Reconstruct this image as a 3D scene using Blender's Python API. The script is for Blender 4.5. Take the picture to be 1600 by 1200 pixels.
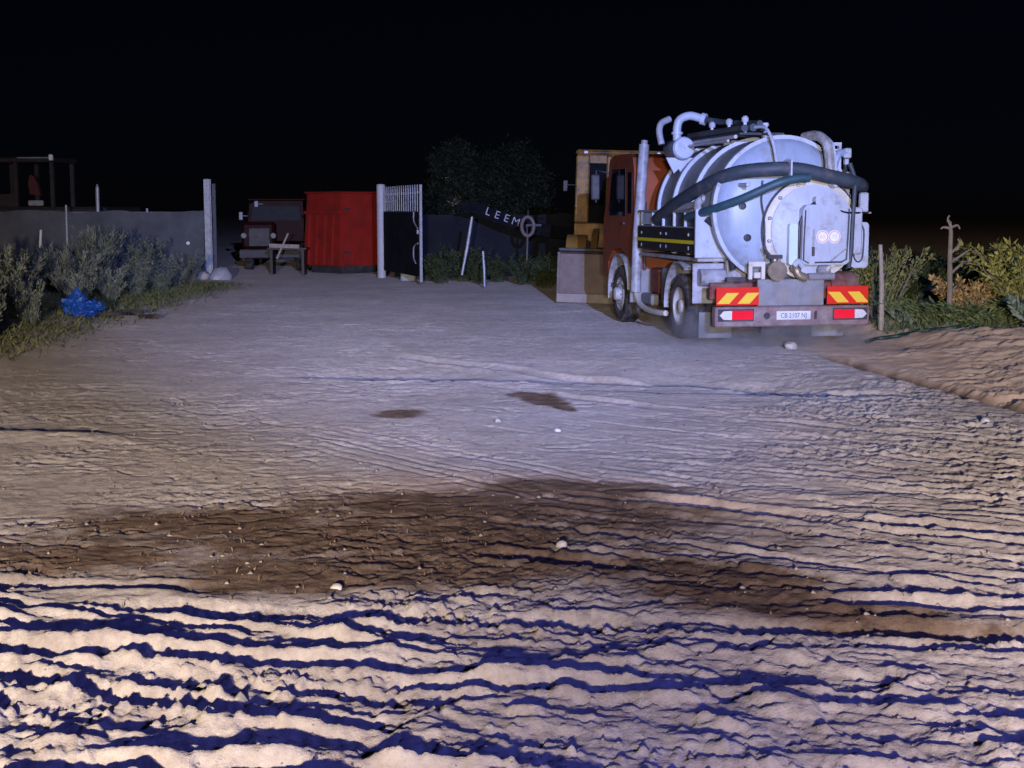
import bpy, math, random
import numpy as np
from mathutils import Vector, Matrix

R = math.radians
sc = bpy.context.scene
for o in list(bpy.data.objects):
    bpy.data.objects.remove(o)
col = sc.collection

# ------------------------------------------------------------------ camera
cam_d = bpy.data.cameras.new('camera')
cam_d.sensor_width = 36.0
cam_d.lens = 49.5
cam_d.clip_start = 0.1
cam_d.clip_end = 2000
cam = bpy.data.objects.new('camera', cam_d)
cam.location = (0, 0, 2.07)
cam.rotation_euler = (R(90 - 7.07), 0, 0)
col.objects.link(cam)
sc.camera = cam

# ------------------------------------------------------------------ night sky (moonlit air) and faint moon
MOON_EL, MOON_ROT = R(32), R(205)
world = bpy.data.worlds.new('World')
sc.world = world
world.use_nodes = True
wn = world.node_tree
wn.nodes.clear()
wo = wn.nodes.new('ShaderNodeOutputWorld')
wb = wn.nodes.new('ShaderNodeBackground')
ws = wn.nodes.new('ShaderNodeTexSky')
ws.sky_type = 'NISHITA'
ws.sun_disc = False
ws.sun_elevation = MOON_EL
ws.sun_rotation = MOON_ROT
ws.air_density = 1.0
ws.dust_density = 0.2
wb.inputs['Strength'].default_value = 0.00022
tint = wn.nodes.new('ShaderNodeMix')
tint.data_type = 'RGBA'; tint.blend_type = 'MULTIPLY'
tint.inputs[0].default_value = 1.0
tint.inputs[7].default_value = (0.55, 0.65, 1.5, 1)
wn.links.new(ws.outputs[0], tint.inputs[6])
wn.links.new(tint.outputs[2], wb.inputs[0])
wn.links.new(wb.outputs[0], wo.inputs[0])

def lamp(name, kind, loc, rot, energy, color, **kw):
    d = bpy.data.lights.new(name, kind)
    d.energy = energy
    d.color = color
    for k, v in kw.items():
        setattr(d, k, v)
    o = bpy.data.objects.new(name, d)
    o.location = loc
    o.rotation_euler = rot
    col.objects.link(o)
    return o

def aim(loc, target):
    return (Vector(target) - Vector(loc)).to_track_quat('-Z', 'Y').to_euler()

sd = Vector((math.sin(MOON_ROT) * math.cos(MOON_EL), math.cos(MOON_ROT) * math.cos(MOON_EL), math.sin(MOON_EL)))
lamp('moon', 'SUN', (0, -20, 40), (-sd).to_track_quat('-Z', 'Y').to_euler(), 0.004, (0.75, 0.85, 1.0), angle=R(0.5))

# the lamps of the machine standing behind the photographer: a pair of halogen headlights, cool work lamps set high; the third warm lamp is added to brighten the near middle
HL = [((-1.2, -9.5, 2.65), (-4.6, 13.2, 0.0), 26000, 35), ((0.2, -9.5, 2.65), (8.6, 18.5, 0.6), 26000, 36), ((-0.5, -9.5, 2.65), (2.0, 8.5, 0.0), 4200, 40)]
for loc, tgt, p, a in HL:
    lamp('headlight_and_fill', 'SPOT', loc, aim(loc, tgt), p, (1.0, 0.86, 0.73), spot_size=R(a), spot_blend=1.0, shadow_soft_size=0.16)
WL = [((4.2, -9.0, 6.2), (5.4, 24.0, 2.4), 15000, 22, (0.07, 0.25, 1.0)), ((3.4, -9.0, 6.2), (-4.0, 50.0, 0.0), 54000, 28, (0.33, 0.42, 1.0))]
for loc, tgt, p, a, c in WL:
    lamp('work_lamp', 'SPOT', loc, aim(loc, tgt), p, c, spot_size=R(a), spot_blend=1.0, shadow_soft_size=0.08)
loc = (3.2, -0.8, 3.0)
lamp('blue_fill_lamp', 'SPOT', loc, aim(loc, (0.6, 6.2, 0)), 1350, (0.12, 0.15, 1.0), spot_size=R(110), spot_blend=1.0, shadow_soft_size=0.20)  # added blue fill that lifts the near shadows, no real lamp known here

sc.view_settings.view_transform = 'Standard'
sc.view_settings.look = 'None'
sc.view_settings.exposure = 0
sc.view_settings.gamma = 1
sc.view_settings.use_curve_mapping = False

# ------------------------------------------------------------------ materials
MATS = {}
def mat(name, color, rough=0.6, metal=0.0, var=0.25, scale=6.0, bump=0.0, bscale=40.0, dirt=None, dirt_amt=0.0, dscale=2.5,
        emit=None, emit_s=0.0, streak=None, spec=0.5, trans=0.0, alpha=1.0, coords='Object'):
    if name in MATS:
        return MATS[name]
    m = bpy.data.materials.new(name)
    m.use_nodes = True
    nt = m.node_tree
    b = nt.nodes['Principled BSDF']
    tc = nt.nodes.new('ShaderNodeTexCoord')
    n = nt.nodes.new('ShaderNodeTexNoise')
    n.inputs['Scale'].default_value = scale
    n.inputs['Detail'].default_value = 5
    n.inputs['Roughness'].default_value = 0.6
    nt.links.new(tc.outputs[coords], n.inputs['Vector'])
    rp = nt.nodes.new('ShaderNodeValToRGB')
    c = np.array(color, float)
    rp.color_ramp.elements[0].position = 0.3
    rp.color_ramp.elements[1].position = 0.72
    rp.color_ramp.elements[0].color = (*np.clip(c * (1 - var), 0, 1), 1)
    rp.color_ramp.elements[1].color = (*np.clip(c * (1 + var * 0.6), 0, 1), 1)
    nt.links.new(n.outputs[0], rp.inputs[0])
    out = rp.outputs[0]
    if dirt is not None:
        n2 = nt.nodes.new('ShaderNodeTexNoise')
        n2.inputs['Scale'].default_value = dscale
        n2.inputs['Detail'].default_value = 9
        n2.inputs['Roughness'].default_value = 0.72
        nt.links.new(tc.outputs[coords], n2.inputs['Vector'])
        mr = nt.nodes.new('ShaderNodeMapRange')
        mr.inputs['From Min'].default_value = 0.62 - 0.3 * dirt_amt
        mr.inputs['From Max'].default_value = 0.82 - 0.3 * dirt_amt
        nt.links.new(n2.outputs[0], mr.inputs[0])
        mx = nt.nodes.new('ShaderNodeMix')
        mx.data_type = 'RGBA'
        nt.links.new(mr.outputs[0], mx.inputs[0])
        nt.links.new(out, mx.inputs[6])
        mx.inputs[7].default_value = (*dirt, 1)
        out = mx.outputs[2]
    if streak is not None:
        mpn = nt.nodes.new('ShaderNodeMapping'); mpn.inputs['Scale'].default_value = (9, 9, 0.9)
        nt.links.new(tc.outputs[coords], mpn.inputs[0])
        n4 = nt.nodes.new('ShaderNodeTexNoise'); n4.inputs['Scale'].default_value = 1.0; n4.inputs['Detail'].default_value = 6; n4.inputs['Roughness'].default_value = 0.65
        nt.links.new(mpn.outputs[0], n4.inputs['Vector'])
        mr4 = nt.nodes.new('ShaderNodeMapRange'); mr4.inputs['From Min'].default_value = 0.52; mr4.inputs['From Max'].default_value = 0.78; mr4.inputs['To Max'].default_value = 0.75
        nt.links.new(n4.outputs[0], mr4.inputs[0])
        mx4 = nt.nodes.new('ShaderNodeMix'); mx4.data_type = 'RGBA'
        nt.links.new(mr4.outputs[0], mx4.inputs[0]); nt.links.new(out, mx4.inputs[6]); mx4.inputs[7].default_value = (*streak, 1)
        out = mx4.outputs[2]
    nt.links.new(out, b.inputs['Base Color'])
    b.inputs['Roughness'].default_value = rough
    b.inputs['Metallic'].default_value = metal
    b.inputs['Specular IOR Level'].default_value = spec
    if trans:
        b.inputs['Transmission Weight'].default_value = trans
    if alpha < 1:
        b.inputs['Alpha'].default_value = alpha
    if bump:
        n3 = nt.nodes.new('ShaderNodeTexNoise')
        n3.inputs['Scale'].default_value = bscale
        n3.inputs['Detail'].default_value = 6
        nt.links.new(tc.outputs[coords], n3.inputs['Vector'])
        bp = nt.nodes.new('ShaderNodeBump')
        bp.inputs['Strength'].default_value = bump
        bp.inputs['Distance'].default_value = 0.02
        nt.links.new(n3.outputs[0], bp.inputs['Height'])
        nt.links.new(bp.outputs[0], b.inputs['Normal'])
    if emit is not None:
        b.inputs['Emission Color'].default_value = (*emit, 1)
        b.inputs['Emission Strength'].default_value = emit_s
    MATS[name] = m
    return m

DUST = (0.30, 0.24, 0.19)
M_white = mat('white_paint', (0.49, 0.53, 0.60), 0.45, var=0.10, scale=3, dirt=(0.30, 0.27, 0.25), dirt_amt=0.30, dscale=4, streak=(0.36, 0.33, 0.31))
M_tank = mat('tank_paint', (0.35, 0.42, 0.53), 0.42, var=0.14, scale=2, dirt=(0.27, 0.25, 0.24), dirt_amt=0.34, dscale=3, streak=(0.30, 0.29, 0.29))
M_shell = mat('shaded_tank_shell', (0.27, 0.285, 0.30), 0.55, var=0.18, scale=2, dirt=(0.15, 0.14, 0.13), dirt_amt=0.4, dscale=3)  # grey darker than the end dome: shade of the grazing-lit side put into the paint
M_cream = mat('cream_flange', (0.66, 0.61, 0.52), 0.5, var=0.12, dirt=DUST, dirt_amt=0.2)
M_grey = mat('dusty_grey_steel', (0.26, 0.26, 0.27), 0.6, var=0.25, dirt=DUST, dirt_amt=0.45)
M_lgrey = mat('light_grey_steel', (0.42, 0.42, 0.44), 0.5, var=0.25, dirt=(0.20, 0.16, 0.135), dirt_amt=0.55, dscale=4)
M_dark = mat('dark_steel', (0.05, 0.05, 0.055), 0.6, var=0.4, dirt=(0.11, 0.09, 0.075), dirt_amt=0.4)
M_black = mat('black_box', (0.018, 0.018, 0.02), 0.5, var=0.3, dirt=(0.07, 0.06, 0.05), dirt_amt=0.2)
M_rubber = mat('tyre_rubber', (0.022, 0.022, 0.023), 0.85, var=0.3, dirt=(0.13, 0.105, 0.085), dirt_amt=0.65, dscale=5, bump=0.3)
M_hose = mat('grey_suction_hose', (0.045, 0.06, 0.075), 0.6, var=0.3, dirt=(0.15, 0.13, 0.12), dirt_amt=0.35)
M_hose2 = mat('teal_hose', (0.035, 0.085, 0.105), 0.55, var=0.2, dirt=(0.12, 0.11, 0.10), dirt_amt=0.15)
M_bhose = mat('black_hose', (0.012, 0.014, 0.022), 0.5, var=0.2)
M_orange = mat('orange_cab_paint', (0.31, 0.068, 0.016), 0.45, var=0.25, scale=3, dirt=(0.13, 0.065, 0.045), dirt_amt=0.55, dscale=4)
M_redframe = mat('red_oxide_frame', (0.20, 0.05, 0.04), 0.65, var=0.35, dirt=(0.22, 0.17, 0.14), dirt_amt=0.5)
M_bumper = mat('dusty_red_bumper', (0.26, 0.16, 0.16), 0.65, var=0.2, scale=9, dirt=(0.32, 0.27, 0.25), dirt_amt=0.6, dscale=7)
M_yellow_tape = mat('yellow_tape', (0.85, 0.72, 0.02), 0.35, var=0.05)
M_chev_red = mat('red_reflective_sheet', (0.80, 0.035, 0.02), 0.3, var=0.06)
M_chev_yel = mat('yellow_reflective_sheet', (0.95, 0.62, 0.06), 0.3, var=0.04)
M_tail_red = mat('tail_lamp_red', (0.55, 0.008, 0.02), 0.2, var=0.15, emit=(1.0, 0.02, 0.06), emit_s=0.45)
M_tail_white = mat('lamp_clear', (0.75, 0.72, 0.74), 0.2, var=0.12)
M_plate = mat('number_plate', (0.78, 0.78, 0.80), 0.35, var=0.08)
M_ink = mat('plate_ink', (0.10, 0.10, 0.14), 0.5, var=0.1)
M_disc = mat('white_reflective_disc', (0.93, 0.91, 0.88), 0.3, var=0.02)
M_discring = mat('faded_red_ring', (0.80, 0.42, 0.38), 0.4, var=0.1)
M_brass = mat('dirty_brass', (0.30, 0.24, 0.16), 0.45, metal=0.4, var=0.3, dirt=(0.16, 0.12, 0.09), dirt_amt=0.4)
M_glass = mat('dark_glass', (0.012, 0.013, 0.017), 0.03, var=0.2, spec=0.3)
M_rim = mat('wheel_rim', (0.52, 0.50, 0.48), 0.5, var=0.15, dirt=DUST, dirt_amt=0.35, dscale=6)
M_bluegrey = mat('blue_grey_cylinder', (0.09, 0.115, 0.15), 0.5, var=0.2, dirt=(0.2, 0.17, 0.15), dirt_amt=0.35)
M_yellow = mat('loader_yellow', (0.30, 0.165, 0.035), 0.5, var=0.2, scale=3, dirt=(0.22, 0.15, 0.09), dirt_amt=0.5, dscale=3.5)
M_bucket = mat('worn_bucket_steel', (0.15, 0.10, 0.08), 0.6, var=0.25, scale=4, dirt=(0.20, 0.145, 0.115), dirt_amt=0.5, bump=0.2)
M_redbox = mat('red_container_paint', (0.38, 0.026, 0.017), 0.6, var=0.2, scale=2, dirt=(0.13, 0.028, 0.02), dirt_amt=0.35, dscale=1.6, spec=0.2, streak=(0.15, 0.045, 0.03))
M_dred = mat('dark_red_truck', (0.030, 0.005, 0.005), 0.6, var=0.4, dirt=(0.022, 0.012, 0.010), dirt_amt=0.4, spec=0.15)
M_net = mat('grey_shade_netting', (0.115, 0.122, 0.138), 0.9, var=0.35, scale=1.3, bump=0.4, bscale=10)
M_net_r = mat('black_shade_netting', (0.024, 0.026, 0.034), 0.95, spec=0.05, var=0.35, scale=1.3, bump=0.4, bscale=10)
M_galv = mat('galvanised_steel', (0.42, 0.43, 0.46), 0.5, metal=0.2, var=0.25, scale=9, dirt=(0.22, 0.2, 0.19), dirt_amt=0.35)
M_gpost = mat('whitewashed_post', (0.58, 0.58, 0.60), 0.6, var=0.12)
M_wood = mat('weathered_wood', (0.42, 0.36, 0.29), 0.8, var=0.3, scale=12)
M_stone = mat('pale_stone', (0.55, 0.49, 0.43), 0.85, var=0.25, scale=14, bump=0.5, bscale=20)
M_bluep = mat('blue_plastic', (0.010, 0.075, 0.34), 0.5, var=0.2, scale=5)
M_digger = mat('dim_machine_paint', (0.05, 0.043, 0.047), 0.5, var=0.35, dirt=(0.06, 0.05, 0.05), dirt_amt=0.4, spec=0.2)
M_boom = mat('boom_paint', (0.012, 0.0125, 0.016), 0.8, var=0.4, spec=0.05)
M_letter = mat('white_lettering', (0.42, 0.42, 0.46), 0.6, var=0.2)
M_reflector = mat('reflector_lens', (0.95, 0.95, 0.95), 0.1, var=0.0)
M_redseat = mat('faded_red_cover', (0.10, 0.022, 0.022), 0.8, var=0.2)
M_ghose = mat('dark_green_hose', (0.012, 0.045, 0.032), 0.5, var=0.3)

def leafmat(name, c1, c2, rough=0.65):
    m = bpy.data.materials.new(name)
    m.use_nodes = True
    nt = m.node_tree
    b = nt.nodes['Principled BSDF']
    tc = nt.nodes.new('ShaderNodeTexCoord')
    n = nt.nodes.new('ShaderNodeTexNoise')
    n.inputs['Scale'].default_value = 5
    n.inputs['Detail'].default_value = 3
    nt.links.new(tc.outputs['Object'], n.inputs['Vector'])
    rp = nt.nodes.new('ShaderNodeValToRGB')
    rp.color_ramp.elements[0].position = 0.35
    rp.color_ramp.elements[1].position = 0.68
    rp.color_ramp.elements[0].color = (*c1, 1)
    rp.color_ramp.elements[1].color = (*c2, 1)
    nt.links.new(n.outputs[0], rp.inputs[0])
    nt.links.new(rp.outputs[0], b.inputs['Base Color'])
    b.inputs['Roughness'].default_value = rough
    b.inputs['Specular IOR Level'].default_value = 0.25
    return m
L_grey = leafmat('grey_green_leaves', (0.11, 0.13, 0.095), (0.27, 0.285, 0.21))
L_dark = leafmat('dark_green_leaves', (0.025, 0.040, 0.018), (0.07, 0.09, 0.035))
L_olive = leafmat('olive_leaves', (0.11, 0.125, 0.04), (0.28, 0.29, 0.10))
L_yell = leafmat('yellow_green_leaves', (0.17, 0.18, 0.036), (0.42, 0.38, 0.10))
L_dry = leafmat('dry_ochre_leaves', (0.34, 0.20, 0.07), (0.65, 0.45, 0.18))
L_fresh = leafmat('fresh_green_leaves', (0.12, 0.17, 0.06), (0.27, 0.33, 0.13))
L_pale = leafmat('pale_sage_leaves', (0.14, 0.19, 0.13), (0.30, 0.36, 0.26))
M_stem = mat('dry_stem', (0.26, 0.215, 0.16), 0.8, var=0.3, scale=14)
M_gstem = mat('green_stem', (0.09, 0.10, 0.05), 0.8, var=0.3, scale=14)

# ------------------------------------------------------------------ helpers
def tag(o, label=None, cat=None, group=None, kind=None):
    if label: o['label'] = label
    if cat: o['category'] = cat
    if group: o['group'] = group
    if kind: o['kind'] = kind
    return o

def thing(name, label, cat, loc=(0, 0, 0), rz=0, group=None, rot=None):
    o = bpy.data.objects.new(name, None)
    o.empty_display_size = 0.2
    o.location = loc
    o.rotation_euler = rot if rot else (0, 0, rz)
    col.objects.link(o)
    return tag(o, label, cat, group)

def frame_of(d):
    d = Vector(d).normalized()
    up = Vector((0, 0, 1)) if abs(d.z) < 0.95 else Vector((1, 0, 0))
    a = d.cross(up).normalized()
    b = d.cross(a).normalized()
    return a, b

class MB:
    def __init__(s):
        s.v = []; s.f = []
    def add(s, vs, fs):
        k = len(s.v)
        s.v += [tuple(p) for p in vs]
        s.f += [tuple(i + k for i in f) for f in fs]
        return s
    def box(s, x0, x1, y0, y1, z0, z1, bev=0.0):
        if bev <= 0:
            vs = [(x, y, z) for z in (z0, z1) for x, y in ((x0, y0), (x1, y0), (x1, y1), (x0, y1))]
            return s.add(vs, [(3, 2, 1, 0), (4, 5, 6, 7), (0, 1, 5, 4), (1, 2, 6, 5), (2, 3, 7, 6), (3, 0, 4, 7)])
        b = min(bev, (x1 - x0) * .45, (y1 - y0) * .45, (z1 - z0) * .45)
        vs = []; idx = {}
        for zi, z in ((0, z0), (1, z1)):
            for xi, x in ((0, x0), (1, x1)):
                for yi, y in ((0, y0), (1, y1)):
                    sx = 1 if xi == 0 else -1; sy = 1 if yi == 0 else -1; sz = 1 if zi == 0 else -1
                    idx[xi, yi, zi] = len(vs)
                    vs += [(x, y + sy * b, z + sz * b), (x + sx * b, y, z + sz * b), (x + sx * b, y + sy * b, z)]
        I = lambda x, y, z, a: idx[x, y, z] + a
        fs = []
        for q in (0, 1):
            fs.append([I(q, 0, 0, 0), I(q, 1, 0, 0), I(q, 1, 1, 0), I(q, 0, 1, 0)])
            fs.append([I(0, q, 0, 1), I(1, q, 0, 1), I(1, q, 1, 1), I(0, q, 1, 1)])
            fs.append([I(0, 0, q, 2), I(1, 0, q, 2), I(1, 1, q, 2), I(0, 1, q, 2)])
        for a in (0, 1):
            for c in (0, 1):
                fs.append([I(0, a, c, 1), I(1, a, c, 1), I(1, a, c, 2), I(0, a, c, 2)])
                fs.append([I(a, 0, c, 0), I(a, 1, c, 0), I(a, 1, c, 2), I(a, 0, c, 2)])
                fs.append([I(a, c, 0, 0), I(a, c, 1, 0), I(a, c, 1, 1), I(a, c, 0, 1)])
        for k in idx.values():
            fs.append([k, k + 1, k + 2])
        return s.add(vs, fs)
    def tube(s, pts, r, n=10, caps=True, flat=None):
        pts = [Vector(p) for p in pts]
        rr = r if isinstance(r, (list, tuple)) else [r] * len(pts)
        vs = []; fs = []
        pa = None
        for i, p in enumerate(pts):
            d = (pts[min(i + 1, len(pts) - 1)] - pts[max(i - 1, 0)])
            if d.length < 1e-9: d = Vector((0, 0, 1))
            d.normalize()
            if pa is None:
                a, b = frame_of(d)
            else:
                a = (pa - d * pa.dot(d))
                if a.length < 1e-6: a, _ = frame_of(d)
                a.normalize(); b = d.cross(a)
            pa = a
            for k in range(n):
                t = 2 * math.pi * k / n
                vs.append(p + a * (math.cos(t) * rr[i]) + b * (math.sin(t) * rr[i]))
        m = len(pts)
        for i in range(m - 1):
            for k in range(n):
                k2 = (k + 1) % n
                fs.append((i * n + k, i * n + k2, (i + 1) * n + k2, (i + 1) * n + k))
        if caps:
            fs.append(tuple(range(n - 1, -1, -1)))
            fs.append(tuple((m - 1) * n + k for k in range(n)))
        return s.add(vs, fs)
    def bar(s, p0, p1, w, h):
        p0 = Vector(p0); p1 = Vector(p1)
        a, b = frame_of(p1 - p0)
        vs = []
        for p in (p0, p1):
            for sx, sy in ((-1, -1), (1, -1), (1, 1), (-1, 1)):
                vs.append(p + a * (sx * w / 2) + b * (sy * h / 2))
        return s.add(vs, [(3, 2, 1, 0), (4, 5, 6, 7), (0, 1, 5, 4), (1, 2, 6, 5), (2, 3, 7, 6), (3, 0, 4, 7)])
    def lathe(s, prof, c, axis='y', n=32, close=False, a0=0, a1=360):
        full = abs(a1 - a0) >= 360
        m = n if full else n + 1
        vs = []; fs = []
        for (t, r) in prof:
            for k in range(m):
                th = R(a0) + (R(a1) - R(a0)) * k / n
                ca, sa = math.cos(th) * r, math.sin(th) * r
                if axis == 'y': vs.append((c[0] + ca, c[1] + t, c[2] + sa))
                elif axis == 'x': vs.append((c[0] + t, c[1] + ca, c[2] + sa))
                else: vs.append((c[0] + ca, c[1] + sa, c[2] + t))
        P = len(prof)
        for i in range(P if close else P - 1):
            j = (i + 1) % P
            for k in range(n if full else n):
                k2 = (k + 1) % m if full else k + 1
                fs.append((i * m + k, i * m + k2, j * m + k2, j * m + k))
        return s.add(vs, fs)
    def prism(s, poly, axis, t0, t1):
        n = len(poly)
        vs = []
        for t in (t0, t1):
            for a, b in poly:
                vs.append({'x': (t, a, b), 'y': (a, t, b), 'z': (a, b, t)}[axis])
        fs = [tuple(range(n - 1, -1, -1)), tuple(range(n, 2 * n))]
        for k in range(n):
            k2 = (k + 1) % n
            fs.append((k, k2, n + k2, n + k))
        return s.add(vs, fs)
    def build(s, name, m, parent=None, smooth=35, loc=None):
        me = bpy.data.meshes.new(name)
        me.from_pydata(s.v, [], s.f)
        me.validate()
        import bmesh
        bm = bmesh.new(); bm.from_mesh(me)
        bmesh.ops.recalc_face_normals(bm, faces=bm.faces[:])
        bm.to_mesh(me); bm.free()
        if smooth:
            me.polygons.foreach_set('use_smooth', [True] * len(me.polygons))
            me.set_sharp_from_angle(angle=R(smooth))
        me.materials.append(m)
        o = bpy.data.objects.new(name, me)
        if parent is not None: o.parent = parent
        if loc is not None: o.location = loc
        col.objects.link(o)
        return o

def smooth_path(pts, n=8):
    pts = [Vector(p) for p in pts]
    out = []
    for i in range(len(pts) - 1):
        p0 = pts[max(i - 1, 0)]; p1 = pts[i]; p2 = pts[i + 1]; p3 = pts[min(i + 2, len(pts) - 1)]
        for k in range(n):
            t = k / n
            out.append(0.5 * ((2 * p1) + (-p0 + p2) * t + (2 * p0 - 5 * p1 + 4 * p2 - p3) * t * t + (-p0 + 3 * p1 - 3 * p2 + p3) * t ** 3))
    out.append(pts[-1])
    return out

def copy_tree(o, parent=None):
    c = o.copy()
    col.objects.link(c)
    c.parent = parent
    for ch in list(o.children):
        copy_tree(ch, c)
    return c

def text_mesh(name, txt, size, m, parent, mtx, depth=0.003):
    cu = bpy.data.curves.new(name, 'FONT')
    cu.body = txt; cu.size = size; cu.extrude = depth; cu.resolution_u = 3
    cu.align_x = 'CENTER'; cu.align_y = 'CENTER'
    t = bpy.data.objects.new(name + '_tmp', cu)
    col.objects.link(t)
    dg = bpy.context.evaluated_depsgraph_get()
    me = bpy.data.meshes.new_from_object(t.evaluated_get(dg))
    bpy.data.objects.remove(t)
    bpy.data.curves.remove(cu)
    me.name = name
    me.materials.clear(); me.materials.append(m)
    o = bpy.data.objects.new(name, me)
    o.parent = parent
    o.matrix_local = mtx
    col.objects.link(o)
    return o

# ------------------------------------------------------------------ ground: one sheet, real relief
def hash2(ix, iy, seed):
    h = (ix.astype(np.int64) * 374761393 + iy.astype(np.int64) * 668265263 + seed * 1274126177) & 0xFFFFFFFF
    h = ((h ^ (h >> 13)) * 1274126177) & 0xFFFFFFFF
    h = h ^ (h >> 16)
    return (h & 0xFFFF) / 65535.0

def vnoise(x, y, seed=0):
    ix = np.floor(x); iy = np.floor(y)
    fx = x - ix; fy = y - iy
    fx = fx * fx * fx * (fx * (fx * 6 - 15) + 10); fy = fy * fy * fy * (fy * (fy * 6 - 15) + 10)
    a = hash2(ix, iy, seed); b = hash2(ix + 1, iy, seed); c = hash2(ix, iy + 1, seed); d = hash2(ix + 1, iy + 1, seed)
    return (a + (b - a) * fx) * (1 - fy) + (c + (d - c) * fx) * fy

def fbm(x, y, seed=0, octv=4, gain=0.5):
    t = np.zeros_like(x); a = 1.0; s = 0.0
    for k in range(octv):
        t += a * (vnoise(x + 17.3 * k, y - 9.1 * k, seed + k) - 0.5)
        s += a
        a *= gain; x = x * 2.03; y = y * 2.03
    return t / s

def sstep(a, b, x):
    t = np.clip((x - a) / (b - a), 0, 1)
    return t * t * (3 - 2 * t)

def gauss(x, w): return np.exp(-(x / w) ** 2)

# tracks: y = y0 + m (x - x0) + c (x - x0)^2 over xa..xb ; half width, depth, berm, tread
TRACKS = [
    # the odd deeper rut on the right
    (1.2, 7.75, -0.30, 0.02, -0.6, 6.5, 0.110, 0.055, 0.026, 1),
    (2.6, 9.00, -0.40, 0.03, 0.4, 7.5, 0.110, 0.045, 0.022, 1),
    (3.2, 13.2, -0.86, 0.05, -0.8, 9.0, 0.120, 0.040, 0.018, 1),
    (2.4, 17.0, -0.62, 0.05, -2.0, 9.0, 0.150, 0.060, 0.024, 1),
]

_tr = random.Random(17)
for k in range(13):     # bundle of narrow tyre grooves across the near ground
    y0 = 3.9 + 0.275 * k + _tr.uniform(-.11, .11)
    xa = _tr.uniform(-4.5, -0.5); xb = _tr.uniform(1.5, 6.0)
    TRACKS.append((0.0, y0, _tr.uniform(-0.15, -0.06), _tr.uniform(-.004, .012), xa, xb, _tr.uniform(.055, .115), _tr.uniform(.030, .075), _tr.uniform(.020, .05), k % 3 != 0))
for k in range(7):      # second bundle, cutting across from the left
    y0 = 4.6 + 0.36 * k + _tr.uniform(-.12, .12)
    TRACKS.append((-1.5, y0, _tr.uniform(-0.48, -0.26), _tr.uniform(-.01, .03), -4.6, _tr.uniform(-0.6, 0.8), _tr.uniform(.05, .085), _tr.uniform(.030, .070), _tr.uniform(.02, .045), k % 3 == 1))
for k in range(10):     # finer marks fanning to the right
    x0 = 2.0 + 0.25 * k; y0 = 7.6 + 0.62 * k
    for q in (0, 1):
        TRACKS.append((x0, y0 + 0.3 * q, _tr.uniform(-0.62, -0.30) - 0.03 * k, 0.03, x0 - 2.6, x0 + 4.5, _tr.uniform(.04, .07), _tr.uniform(.018, .036), _tr.uniform(.010, .022), k % 2))
for k in range(7):      # faint parallel tread lines in the compacted middle
    TRACKS.append((-1.2 + 0.10 * k, 11.4 + 0.12 * k, -1.15, 0.0, -2.7 + 0.1 * k, 0.6 + 0.1 * k, 0.035, 0.016, 0.006, 0))
    TRACKS.append((0.6 + 0.16 * k, 12.6 + 0.5 * k, -0.95, 0.03, -0.9, 3.6 + 0.2 * k, 0.04, 0.016, 0.008, 0))

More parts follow.
